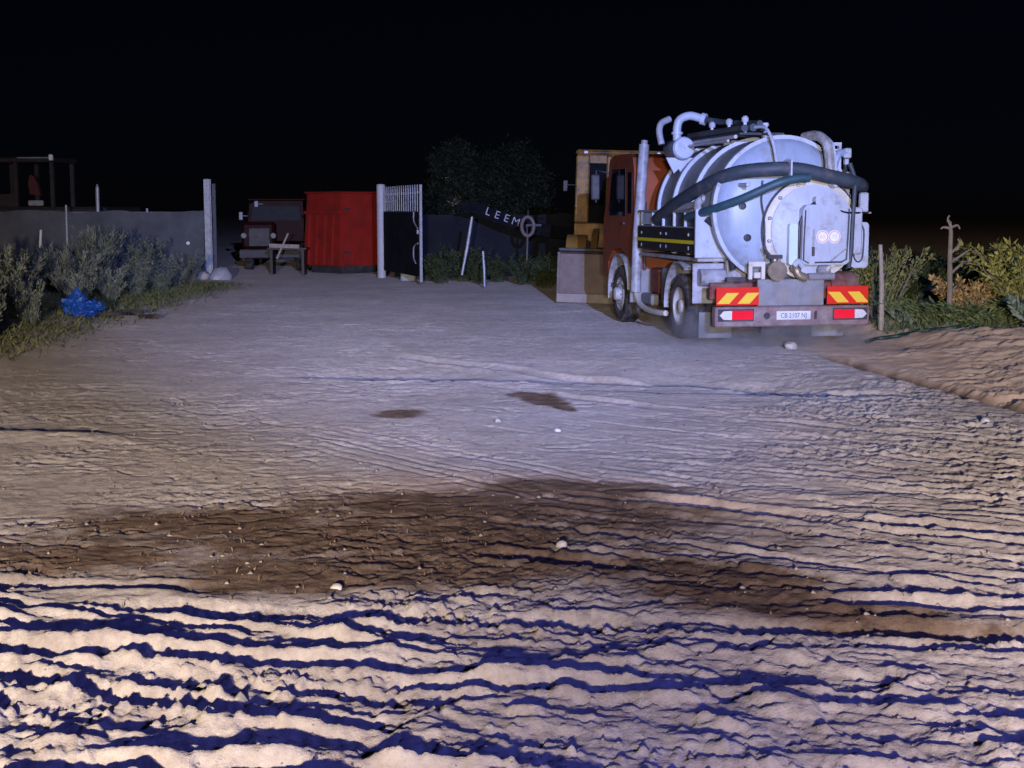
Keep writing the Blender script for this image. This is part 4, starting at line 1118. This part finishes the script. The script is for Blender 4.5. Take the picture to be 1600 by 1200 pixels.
DT = thing('dark_red_truck', 'dim dark red truck parked left of the red container inside the yard', 'truck', (-8.1, 48.5, 0), R(6))
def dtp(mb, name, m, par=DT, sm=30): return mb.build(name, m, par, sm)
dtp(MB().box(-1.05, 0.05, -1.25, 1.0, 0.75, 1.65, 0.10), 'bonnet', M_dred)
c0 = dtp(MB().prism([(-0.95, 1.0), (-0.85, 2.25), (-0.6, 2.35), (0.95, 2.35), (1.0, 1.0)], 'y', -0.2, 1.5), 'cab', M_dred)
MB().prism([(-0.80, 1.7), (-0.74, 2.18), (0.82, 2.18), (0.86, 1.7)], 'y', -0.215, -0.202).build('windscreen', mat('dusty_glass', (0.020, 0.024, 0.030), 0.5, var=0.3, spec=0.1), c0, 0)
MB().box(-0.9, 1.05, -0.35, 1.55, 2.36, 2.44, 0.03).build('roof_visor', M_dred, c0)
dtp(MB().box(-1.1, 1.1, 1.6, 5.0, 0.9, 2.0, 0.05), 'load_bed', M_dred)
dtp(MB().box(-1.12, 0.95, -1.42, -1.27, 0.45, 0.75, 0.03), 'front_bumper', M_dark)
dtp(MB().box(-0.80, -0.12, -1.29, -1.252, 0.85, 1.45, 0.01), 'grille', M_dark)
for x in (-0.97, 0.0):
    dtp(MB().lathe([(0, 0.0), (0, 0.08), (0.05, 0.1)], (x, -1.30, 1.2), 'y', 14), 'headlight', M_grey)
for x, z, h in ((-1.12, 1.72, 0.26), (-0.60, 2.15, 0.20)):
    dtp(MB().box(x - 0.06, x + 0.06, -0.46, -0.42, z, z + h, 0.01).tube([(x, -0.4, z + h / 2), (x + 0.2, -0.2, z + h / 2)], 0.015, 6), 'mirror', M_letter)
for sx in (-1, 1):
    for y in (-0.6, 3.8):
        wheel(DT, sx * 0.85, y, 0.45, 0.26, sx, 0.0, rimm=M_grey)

def plank(p0, p1, w, t, label, m=M_wood):
    p0 = Vector(p0); p1 = Vector(p1)
    o = MB().bar((0, 0, 0), p1 - p0, w, t).build('plank', m, None, 0)
    o.location = p0
    return tag(o, label, 'plank')
TB = thing('scrap_stand', 'low dark scrap stand carrying loose planks beside the red container', 'stand', (-7.15, 45.2, 0))
for x in (-0.5, 0.5):
    MB().box(x - 0.04, x + 0.04, -0.3, 0.3, 0.0, 0.80).build('leg', M_black, TB, 0)
MB().box(-0.62, 0.62, -0.32, 0.32, 0.80, 0.86).build('top', M_black, TB, 0)
plank((-7.70, 44.95, 0.93), (-6.75, 44.9, 0.90), 0.14, 0.12, 'pale short plank lying level on the scrap stand')
plank((-7.45, 44.72, 0.52), (-7.08, 44.78, 1.32), 0.09, 0.05, 'pale stick leaning diagonally against the scrap stand')

# ------------------------------------------------------------------ dim machine behind the left fence
DG = thing('parked_excavator', 'dim excavator cab with bare window frames showing above the left fence', 'excavator', (-15.0, 45.5, 0), R(-8))
def dg(mb, name, m=M_digger, par=DG, sm=30): return mb.build(name, m, par, sm)
dg(MB().box(-1.5, 2.6, -1.2, 1.6, 1.0, 2.15, 0.08), 'engine_deck')
for sx in (-1, 1):
    dg(MB().box(-1.8, 1.9, *sorted((sx * 0.7, sx * 1.3)), 0.02, 0.9, 0.25), 'track', M_dark)
cbo = dg(MB().box(-1.32, 0.98, -1.22, 0.42, 3.52, 3.68, 0.05), 'cab')
for x in (-1.2, -0.35, 0.85):
    for y in (-1.1, 0.3):
        MB().box(x - 0.06, x + 0.06, y - 0.06, y + 0.06, 2.15, 3.518, 0.01).build('cab_post', M_digger, cbo)
MB().box(-1.14, -0.41, -1.13, -1.07, 2.15, 2.55, 0.01).build('door_panel', M_digger, cbo)
MB().prism([(-0.22, 2.55), (0.12, 2.5), (0.05, 2.85), (-0.08, 3.12), (-0.2, 3.15), (-0.26, 2.9)], 'y', -0.5, -0.35).build('seat', M_redseat, cbo)
MB().tube([(-0.2, -1.27, 3.66), (0.92, -1.27, 3.66)], 0.022, 8).build('light_bar', M_galv, cbo)
MB().box(0.86, 0.99, -1.36, -1.24, 3.57, 3.76, 0.03).build('work_light', M_reflector, cbo)
dg(MB().box(0.1, 0.6, -1.30, -1.2, 2.18, 2.35, 0.03), 'deck_rail', M_galv)

# ------------------------------------------------------------------ vegetation
def leaf_arrays(rs, base, dirs, length, width, curl=0.15):
    # diamond leaf: base, left, tip, right (slightly folded)
    n = len(base)
    d = dirs / np.linalg.norm(dirs, axis=1, keepdims=True)
    r = rs.normal(size=(n, 3)); s = np.cross(d, r); s /= np.linalg.norm(s, axis=1, keepdims=True) + 1e-9
    up = np.cross(s, d)
    L_ = length[:, None]; W = width[:, None]
    p0 = base; p1 = base + d * L_ * .45 + s * W * .5 + up * L_ * curl * .3
    p2 = base + d * L_ - up * L_ * curl * .4; p3 = base + d * L_ * .45 - s * W * .5 + up * L_ * curl * .3
    return np.stack([p0, p1, p2, p3], 1).reshape(-1, 3)

def leaf_mesh(name, V, m):
    n = len(V) // 4
    me = bpy.data.meshes.new(name)
    me.vertices.add(len(V)); me.vertices.foreach_set('co', V.astype(np.float32).ravel())
    q = np.arange(n)[:, None] * 4
    tri = np.concatenate([q + np.array([[0, 1, 2]]), q + np.array([[0, 2, 3]])], 1).reshape(-1, 3).astype(np.int32)
    me.loops.add(tri.size); me.loops.foreach_set('vertex_index', tri.ravel())
    me.polygons.add(len(tri)); me.polygons.foreach_set('loop_start', np.arange(0, tri.size, 3, dtype=np.int32))
    me.update(calc_edges=True)
    me.materials.append(m)
    return me

def shrub_meshes(seed, h, rad, nst, nleaf, ll, lw, m_leaf, m_stem, spread=0.5, droop=0.1, up=0.55, lo=0.15):
    rs = np.random.RandomState(seed)
    mb = MB(); B = []; D = []
    for i in range(nst):
        a = rs.rand() * 2 * math.pi
        b0 = np.array([math.cos(a), math.sin(a), 0]) * rad * 0.25 * rs.rand()
        hh = h * (0.5 + 0.5 * rs.rand() ** 0.7)
        tilt = spread * (0.25 + 0.75 * rs.rand()) * rad / max(h, .1) * 1.3
        dirx = np.array([math.cos(a), math.sin(a), 0])
        pts = []
        for k in range(6):
            t = k / 5
            p = b0 + dirx * (tilt * hh * t ** (1.2)) + np.array([0, 0, hh * (t - droop * t * t * t)])
            p += rs.normal(size=3) * 0.015 * h * t
            pts.append(p)
        pts = np.array(pts)
        mb.tube([tuple(p) for p in pts], list(np.linspace(0.008, 0.003, 6) * (0.7 + h * .4)), 4, caps=False)
        t = lo + (1 - lo) * rs.rand(nleaf) ** 0.85
        idx = np.clip((t * 5).astype(int), 0, 4); fr = t * 5 - idx
        pos = pts[idx] * (1 - fr[:, None]) + pts[idx + 1] * fr[:, None]
        tang = pts[idx + 1] - pts[idx]; tang /= np.linalg.norm(tang, axis=1, keepdims=True)
        rr = rs.normal(size=(nleaf, 3)); rr /= np.linalg.norm(rr, axis=1, keepdims=True)
        sp = 0.10 * h * (0.25 + 0.9 * (1 - t))[:, None]
        B.append(pos + rr * sp * rs.rand(nleaf, 1)); D.append(rr * (1 - up) + tang * up + np.array([0, 0, 0.15]))
    B = np.concatenate(B); D = np.concatenate(D)
    ln_ = ll * (0.6 + 0.8 * rs.rand(len(B))); wd = lw * (0.6 + 0.8 * rs.rand(len(B)))
    V = leaf_arrays(rs, B, D, ln_, wd)
    fm = leaf_mesh('foliage', V, m_leaf)
    st = bpy.data.meshes.new('stems'); st.from_pydata(mb.v, [], mb.f); st.materials.append(m_stem)
    return fm, st

def place_shrub(ms, x, y, s, rz, name, label, cat='shrub', group=None, sz=1.0, zoff=-0.02):
    t = thing(name, label, cat, (x, y, gz(x, y) + zoff), rz, group)
    t.scale = (s, s, s * sz)
    for me, nm in zip(ms, ('foliage', 'stems')):
        o = bpy.data.objects.new(nm, me); o.parent = t; col.objects.link(o)
    return t

rnd = random.Random(4)
grey = [shrub_meshes(10 + k, 1.0, 0.55, (34, 24, 40, 20)[k], (62, 52, 50, 70)[k], (0.085, 0.10, 0.06, 0.075)[k], (0.020, 0.016, 0.022, 0.030)[k], L_grey, M_gstem if k != 1 else M_stem, (0.75, 0.95, 0.6, 1.0)[k], 0.05, (0.62, 0.72, 0.5, 0.4)[k]) for k in range(4)]
dark = [shrub_meshes(30 + k, 1.0, 0.7, 30, 60, 0.085, 0.032, L_dark, M_gstem, 0.8, 0.1, 0.45) for k in range(3)]
lab_l = 'leafy weed shrub in the dense thicket before the left netting fence'
# left thicket
spots = []
for y in (19.2, 20.6, 22.2, 23.9, 25.6, 27.4, 29.4, 31.6, 34.0, 36.4, 38.6):
    edge = -7.6 - 0.02 * (y - 19) if y < 30 else -7.75 - 0.06 * (y - 30)
    nrow = 3 if y < 30 else 3
    for k in range(nrow):
        if k == 0 and 24.5 < y < 26.5: continue
        spots.append((edge - 0.55 - k * 1.15 + rnd.uniform(-.3, .3), y + rnd.uniform(-.6, .6)))
for i, (x, y) in enumerate(spots):
    s = rnd.uniform(0.75, 1.1) * (1.18 if x < -9.2 else 0.85)
    if y < 22.5: s *= 1.05
    place_shrub(grey[(0, 1, 2, 0, 1, 3, 2)[i % 7]], x, y, s, rnd.uniform(0, 6.28), 'weed_shrub', lab_l, group='weed shrubs of the left thicket', sz=rnd.uniform(0.75, 1.35))
# right fence foot
lab_r = 'dark weed shrub growing along the foot of the right netting fence'
for i, (x, y, s) in enumerate([(-2.0, 39.6, 1.0), (-1.4, 40.6, 1.15), (-2.45, 41.0, 0.9), (-0.4, 40.2, 0.9), (0.3, 38.6, 0.8), (0.9, 37.4, 0.95), (1.3, 38.4, 1.0), (-0.9, 39.2, 0.7), (0.6, 41.0, 1.0), (-2.9, 41.8, 0.8)]):
    place_shrub(dark[i % 3], x, y, s, rnd.uniform(0, 6.28), 'weed_shrub', lab_r, group='weed shrubs along the right fence')

# right roadside
oliv = [shrub_meshes(50 + k, 1.0, 0.6, 26, 60, 0.06, 0.028, L_olive, M_stem, 0.75, 0.12, 0.40) for k in range(2)]
yel = shrub_meshes(60, 1.0, 0.6, 26, 70, 0.075, 0.026, L_yell, M_stem, 1.0, 0.25, 0.35)
dry = shrub_meshes(63, 0.8, 0.7, 40, 60, 0.07, 0.022, L_dry, M_stem, 0.9, 0.25, 0.4)
fresh = [shrub_meshes(70 + k, 0.5, 0.8, 22, 26, 0.10, 0.018, L_fresh, M_gstem, 1.1, 0.3, 0.75, 0.05) for k in range(2)]
sage = shrub_meshes(80, 0.55, 0.5, 16, 26, 0.12, 0.045, L_pale, M_gstem, 0.9, 0.1, 0.55)
place_shrub(oliv[0], 6.35, 24.3, 1.45, 0.3, 'roadside_bush', 'olive green bush behind the stake right of the truck', 'bush')
place_shrub(oliv[1], 6.55, 24.9, 1.4, 1.3, 'roadside_bush', 'dim olive bush just right of the staked bush', 'bush')
place_shrub(dark[0], 7.45, 26.4, 1.0, 2.0, 'roadside_bush', 'low dark bush in the gap between stake and dead stalk', 'bush')
place_shrub(dark[1], 8.6, 27.2, 1.25, 2.6, 'roadside_bush', 'dark bush standing back behind the dry ochre clump', 'bush')
place_shrub(dark[2], 6.3, 26.8, 1.25, 2.6, 'roadside_bush', 'dark bush tucked behind the truck corner', 'bush')
place_shrub(dry, 7.65, 23.6, 1.15, 0.5, 'dry_weed_clump', 'dry ochre weed clump at the foot of the dead stalk', 'weed clump')
place_shrub(dry, 8.02, 23.9, 1.0, 2.5, 'dry_weed_clump', 'second dry ochre clump right of the dead stalk', 'weed clump')
place_shrub(yel, 8.35, 22.8, 1.45, 0.9, 'tall_weed', 'tall yellow-green weed at the right edge of the picture', 'weed')
place_shrub(yel, 8.75, 24.0, 1.75, 2.9, 'tall_weed', 'taller yellow-green weed behind the one at the right edge', 'weed')
place_shrub(sage, 8.05, 21.6, 1.0, 0.2, 'sage_weed', 'pale sage-green weed at the bank edge by the hose end', 'weed')
place_shrub(sage, 6.55, 23.4, 0.6, 1.2, 'sage_weed', 'small pale weed between truck bumper and dry clump', 'weed')
for i, (x, y, s) in enumerate([(7.0, 22.9, 1.0), (7.35, 22.7, 1.05), (7.7, 22.6, 1.1), (7.9, 22.3, 0.9), (7.15, 23.3, 1.0), (8.4, 22.0, 0.95), (8.7, 21.9, 1.0), (7.55, 22.15, 0.7)]):
    place_shrub(fresh[i % 2], x, y, s, rnd.uniform(0, 6.28), 'grass_tuft', 'fresh green grass tuft on the bank below the ochre clump', 'grass tuft', 'fresh grass tufts on the right bank')
# stake with bush, dead stalk
st = MB().tube([(0, 0, 0), (-0.01, 0, 0.7), (-0.05, 0.02, 1.38)], [0.045, 0.04, 0.032], 8).build('stake', M_wood)
st.location = (6.02, 22.9, gz(6.02, 22.9)); tag(st, 'weathered wooden stake standing in the olive bush right of the truck', 'stake')
DS = thing('dead_stalk', 'tall dead pale stalk with broken side branches above the ochre weeds', 'dead plant', (7.18, 23.1, gz(7.18, 23.1)))
MB().tube([(0, 0, 0), (0.0, 0, 0.5), (-0.02, 0, 1.0), (-0.02, 0, 1.45), (-0.04, 0, 1.62)], [0.05, 0.045, 0.04, 0.035, 0.02], 7).build('trunk', M_stem, DS)
for b in ([(-0.02, 0, 0.75), (0.16, 0, 0.92), (0.36, 0.02, 1.05)], [(-0.02, 0, 0.95), (0.14, 0.02, 1.05), (0.34, 0.05, 1.18)], [(-0.02, 0, 1.1), (0.12, -0.02, 1.24), (0.10, 0, 1.34)],
          [(-0.02, 0, 1.5), (-0.13, 0, 1.53), (-0.19, 0, 1.50)], [(-0.03, 0, 1.52), (0.08, 0, 1.56), (0.13, 0.02, 1.50)], [(-0.03, 0, 1.55), (-0.08, 0, 1.66), (-0.05, 0, 1.72)], [(0.0, 0, 0.45), (0.14, 0, 0.6), (0.2, 0, 0.58)]):
    MB().tube(smooth_path(b, 3), list(np.linspace(0.026, 0.012, 7)), 6).build('branch', M_stem, DS)

# ground hose on the right bank
hz = [(5.5, 21.7), (5.75, 22.15), (6.1, 22.05), (6.45, 22.35), (6.9, 22.1), (7.3, 22.2), (7.7, 21.85), (8.0, 21.95), (8.3, 21.7)]
gh = MB().tube(smooth_path([(x, y, gz(x, y) + 0.02) for x, y in hz], 6), 0.03, 8).build('garden_hose', M_ghose)
tag(gh, 'dark green hose lying along the bank right of the truck', 'hose')

# ------------------------------------------------------------------ trees behind the right fence
def tree(x, y, h, rad, seed, label):
    rs = np.random.RandomState(seed)
    t = thing('tree', label, 'tree', (x, y, 0))
    mb = MB()
    mb.tube([(0, 0, 0), (0.1, 0, h * .25), (0.0, 0.1, h * .5), (0.05, 0, h * .8)], [0.22, 0.17, 0.12, 0.04], 8)
    B = []; D = []
    ncl = 70
    for i in range(ncl):
        a = rs.rand() * 6.283; q = rs.rand() ** .5
        zz = h * (0.42 + 0.58 * rs.rand())
        env = math.sqrt(max(0.05, 1 - ((zz / h - 0.66) / 0.40) ** 2))
        c = np.array([math.cos(a) * rad * q * env, math.sin(a) * rad * q * env, zz - 0.1 * h * q])
        mb.tube([(0, 0, min(zz * .75, h * .7)), tuple(c * np.array([.5, .5, .9])), tuple(c)], [0.05, 0.03, 0.01], 5)
        n = 260
        B.append(c + rs.normal(size=(n, 3)) * np.array([.30, .30, .24]) * rad * 0.55)
        D.append(rs.normal(size=(n, 3)) + np.array([0, 0, .2]))
    mb.build('trunk', M_stem, t)
    B = np.concatenate(B); D = np.concatenate(D)
    V = leaf_arrays(rs, B, D, 0.16 * (.7 + .6 * rs.rand(len(B))), 0.085 * (.7 + .6 * rs.rand(len(B))))
    o = bpy.data.objects.new('crown', leaf_mesh('crown', V, leafmat('night_dark_leaves', (0.014, 0.020, 0.011), (0.026, 0.033, 0.018)) if 'night_dark_leaves' not in bpy.data.materials else bpy.data.materials['night_dark_leaves'])); o.parent = t; col.objects.link(o)
tree(-2.2, 56.0, 4.7, 1.05, 3, 'left of two dim round trees behind the right fence')
tree(-0.15, 57.0, 4.6, 1.6, 5, 'right of two dim round trees, wider crown, behind the right fence')

# ------------------------------------------------------------------ small things
def lumpy(name, r, sx, sy, sz, seed, m, sub=3, amp=0.25, fr=1.6):
    import bmesh
    from mathutils import noise as mn
    bm = bmesh.new(); bmesh.ops.create_icosphere(bm, subdivisions=sub, radius=1)
    for v in bm.verts:
        k = 1 + amp * mn.noise(v.co * fr + Vector((seed * 3.1, 0, seed))) + amp * 0.5 * mn.noise(v.co * fr * 2.7 + Vector((seed, 5, 0)))
        v.co = Vector((v.co.x * sx, v.co.y * sy, v.co.z * sz)) * (r * k)
    me = bpy.data.meshes.new(name); bm.to_mesh(me); bm.free()
    me.polygons.foreach_set('use_smooth', [True] * len(me.polygons)); me.set_sharp_from_angle(angle=R(38))
    if m: me.materials.append(m)
    o = bpy.data.objects.new(name, me); col.objects.link(o)
    return o
BB = thing('blue_plastic_bundle', 'crumpled bright blue plastic bundle lying at the edge of the weeds', 'plastic sheet', (-7.95, 25.6, gz(-7.95, 25.6)))
BB.scale = (0.9, 0.9, 0.9)
a = lumpy('large_fold', 0.26, 0.9, 0.8, 1.05, 2, M_bluep, 4, 0.5, 1.9); a.parent = BB; a.location = (0, 0, 0.26)
b = lumpy('small_fold', 0.18, 1.1, 0.9, 0.75, 7, M_bluep, 4, 0.5, 2.1); b.parent = BB; b.location = (0.36, -0.05, 0.22)
c = lumpy('skirt_fold', 0.18, 1.6, 0.8, 0.4, 11, M_bluep, 4, 0.5, 2.4); c.parent = BB; c.location = (0.14, -0.1, 0.06)

def stone(x, y, r, seed, label, m=M_stone, sz=0.7):
    o = lumpy('stone', r, 1.1, 0.9, sz, seed, m, 2, 0.35, 1.2)
    o.location = (x, y, gz(x, y) + r * sz * 0.45); o.rotation_euler = (0, 0, seed)
    return tag(o, label, 'stone')
stone(-8.45, 41.0, 0.34, 1, 'large pale boulder at the foot of the left gate post', M_gpost, 0.75)
stone(-8.95, 40.7, 0.24, 2, 'smaller pale rock left of the boulder at the gate post')
stone(-3.05, 41.3, 0.22, 3, 'pale block of stone below the open gate leaf', M_gpost, 0.9)
stone(4.18, 21.0, 0.11, 4, 'rounded stone on the ground behind the truck bumper')
stone(-0.14, 13.7, 0.035, 5, 'small white stone in the middle of the yard', M_stone)
stone(0.43, 13.05, 0.03, 6, 'tiny white pebble right of the yard middle', M_gpost)
stone(1.25, 15.0, 0.06, 7, 'flat pale stone beyond the dark spill spot', M_stone, 0.4)
stone(4.62, 13.6, 0.05, 8, 'pale stone among the wheel tracks on the right', M_gpost)
stone(2.75, 8.9, 0.05, 9, 'pale stone beside the deep tracks at the right edge', M_stone)
stone(-0.95, 7.45, 0.035, 12, 'pale clod at the lower edge of the damp patch')
stone(0.30, 8.35, 0.035, 13, 'pale clod on the right part of the damp patch')

# dark sticks and scraps at the left verge
for k, (x0, y0, x1, y1, lab) in enumerate([(-7.9, 26.0, -7.1, 25.7, 'dark board lying at the verge right of the blue bundle'), (-7.0, 26.6, -6.6, 26.1, 'short dark board end at the left verge'), (-7.6, 26.9, -7.0, 26.6, 'dark splintered board behind the other verge boards')]):
    o = MB().bar((0, 0, 0), (x1 - x0, y1 - y0, 0.03), 0.14, 0.06).build('scrap_board', M_dark, None, 0)
    o.location = (x0, y0, max(gz(x0, y0), gz(x1, y1)) + 0.04); tag(o, lab, 'board')

# pebbles and clods strewn over the yard
def pebbles(n=2600):
    rs = np.random.RandomState(8)
    yy = 4.2 * np.exp(rs.rand(n) * math.log(30 / 4.2)); xx = (rs.rand(n) * 2 - 1) * (0.42 * yy + 0.8)
    ok = xx < 7
    xx = xx[ok]; yy = yy[ok]; n = len(xx)
    zz = ground_z(xx, yy)
    r = 0.003 + 0.016 * rs.rand(n) ** 5 + 0.0003 * yy
    base = np.array([(1, 0, 0), (-1, 0, 0), (0, 1, 0), (0, -1, 0), (0, 0, 1), (0, 0, -1)], float)
    fc = np.array([(0, 2, 4), (2, 1, 4), (1, 3, 4), (3, 0, 4), (2, 0, 5), (1, 2, 5), (3, 1, 5), (0, 3, 5)])
    a = rs.rand(n) * 6.28
    P = base[None] * (0.6 + 0.8 * rs.rand(n, 6, 1)) * r[:, None, None]
    P[:, :, 2] *= 0.7
    X = P[:, :, 0] * np.cos(a)[:, None] - P[:, :, 1] * np.sin(a)[:, None] + xx[:, None]
    Y = P[:, :, 0] * np.sin(a)[:, None] + P[:, :, 1] * np.cos(a)[:, None] + yy[:, None]
    Z = P[:, :, 2] + zz[:, None] + (r * 0.2)[:, None]
    V = np.stack([X, Y, Z], 2).reshape(-1, 3)
    T = (fc[None] + (np.arange(n) * 6)[:, None, None]).reshape(-1, 3).astype(np.int32)
    me = bpy.data.meshes.new('pebbles')
    me.vertices.add(len(V)); me.vertices.foreach_set('co', V.astype(np.float32).ravel())
    me.loops.add(T.size); me.loops.foreach_set('vertex_index', T.ravel())
    me.polygons.add(len(T)); me.polygons.foreach_set('loop_start', np.arange(0, T.size, 3, dtype=np.int32))
    me.update(calc_edges=True)
    me.materials.append(mat('soil_clod', (0.30, 0.25, 0.205), 0.9, var=0.35, scale=3))
    o = bpy.data.objects.new('pebbles', me); col.objects.link(o)
    tag(o, 'small pale pebbles and clods strewn over the dirt yard', 'pebbles', kind='stuff')
pebbles()

# short grass and straw: left verge, damp patch
def blades(name, pts_fn, n, hgt, m, seed, label):
    rs = np.random.RandomState(seed)
    x, y = pts_fn(rs, n)
    z = ground_z(x, y)
    base = np.stack([x, y, z - 0.005], 1)
    D = rs.normal(size=(len(x), 3)) * np.array([.8, .8, .3]) + np.array([0, 0, 0.9])
    V = leaf_arrays(rs, base, D, hgt * (.4 + rs.rand(len(x))), 0.006 + 0.006 * rs.rand(len(x)))
    o = bpy.data.objects.new(name, leaf_mesh(name, V, m)); col.objects.link(o)
    tag(o, label, 'grass', kind='stuff')
def verge(rs, n):
    y = 19 + 20 * rs.rand(n); x = -7.3 - 0.02 * (y - 19) - 2.2 * rs.rand(n) ** 1.2 + 0.35 * rs.normal(size=n)
    return x, y
blades('verge_grass', verge, 9000, 0.16, L_olive, 21, 'short olive grass along the left verge under the weeds')
def bank(rs, n):
    x = 6.0 + 3.4 * rs.rand(n); y = 22.3 + 3.2 * rs.rand(n) - 0.3 * (x - 6)
    return x, y
blades('bank_grass', bank, 2600, 0.15, L_fresh, 23, 'low green grass on the right bank')
def straw(rs, n):
    x = -1.2 + 1.6 * rs.normal(size=n); y = 8.2 + 0.9 * rs.normal(size=n) - 0.15 * x
    return x, y
blades('straw', straw, 700, 0.030, leafmat('trodden_straw', (0.10, 0.065, 0.035), (0.24, 0.17, 0.095)), 25, 'short dry straw bits trodden into the damp patch')

# ------------------------------------------------------------------ dust hanging around the truck's rear wheels
def dust(name, loc, sx, sy, sz, dens, label):
    o = lumpy(name, 1.0, sx, sy, sz, 3, None, 3, 0.25, 1.5)
    o.data.materials.clear()
    m = bpy.data.materials.new(name); m.use_nodes = True
    nt = m.node_tree; nt.nodes.clear()
    out = nt.nodes.new('ShaderNodeOutputMaterial'); v = nt.nodes.new('ShaderNodeVolumePrincipled')
    v.inputs['Color'].default_value = (0.85, 0.83, 0.83, 1)
    tc = nt.nodes.new('ShaderNodeTexCoord'); n = nt.nodes.new('ShaderNodeTexNoise')
    n.inputs['Scale'].default_value = 2.2; n.inputs['Detail'].default_value = 4
    gr = nt.nodes.new('ShaderNodeVectorMath'); gr.operation = 'LENGTH'
    mp = nt.nodes.new('ShaderNodeMapping'); mp.inputs['Scale'].default_value = (1 / sx, 1 / sy, 1 / sz)
    nt.links.new(tc.outputs['Object'], mp.inputs[0]); nt.links.new(mp.outputs[0], gr.inputs[0])
    nt.links.new(tc.outputs['Object'], n.inputs['Vector'])
    r1 = nt.nodes.new('ShaderNodeMapRange'); r1.inputs['From Min'].default_value = 0.95; r1.inputs['From Max'].default_value = 0.1
    nt.links.new(gr.outputs['Value'], r1.inputs[0])
    r2 = nt.nodes.new('ShaderNodeMapRange'); r2.inputs['From Min'].default_value = 0.42; r2.inputs['From Max'].default_value = 0.68; r2.inputs['To Max'].default_value = dens
    nt.links.new(n.outputs[0], r2.inputs[0])
    mu = nt.nodes.new('ShaderNodeMath'); mu.operation = 'MULTIPLY'
    nt.links.new(r1.outputs[0], mu.inputs[0]); nt.links.new(r2.outputs[0], mu.inputs[1])
    nt.links.new(mu.outputs[0], v.inputs['Density'])
    nt.links.new(v.outputs[0], out.inputs['Volume'])
    o.data.materials.append(m)
    o.location = loc
    tag(o, label, 'dust', kind='stuff')
dust('dust_cloud', (3.8, 21.4, 0.15), 2.1, 0.9, 0.6, 3.0, 'thin dust hanging around the rear wheels of the truck')
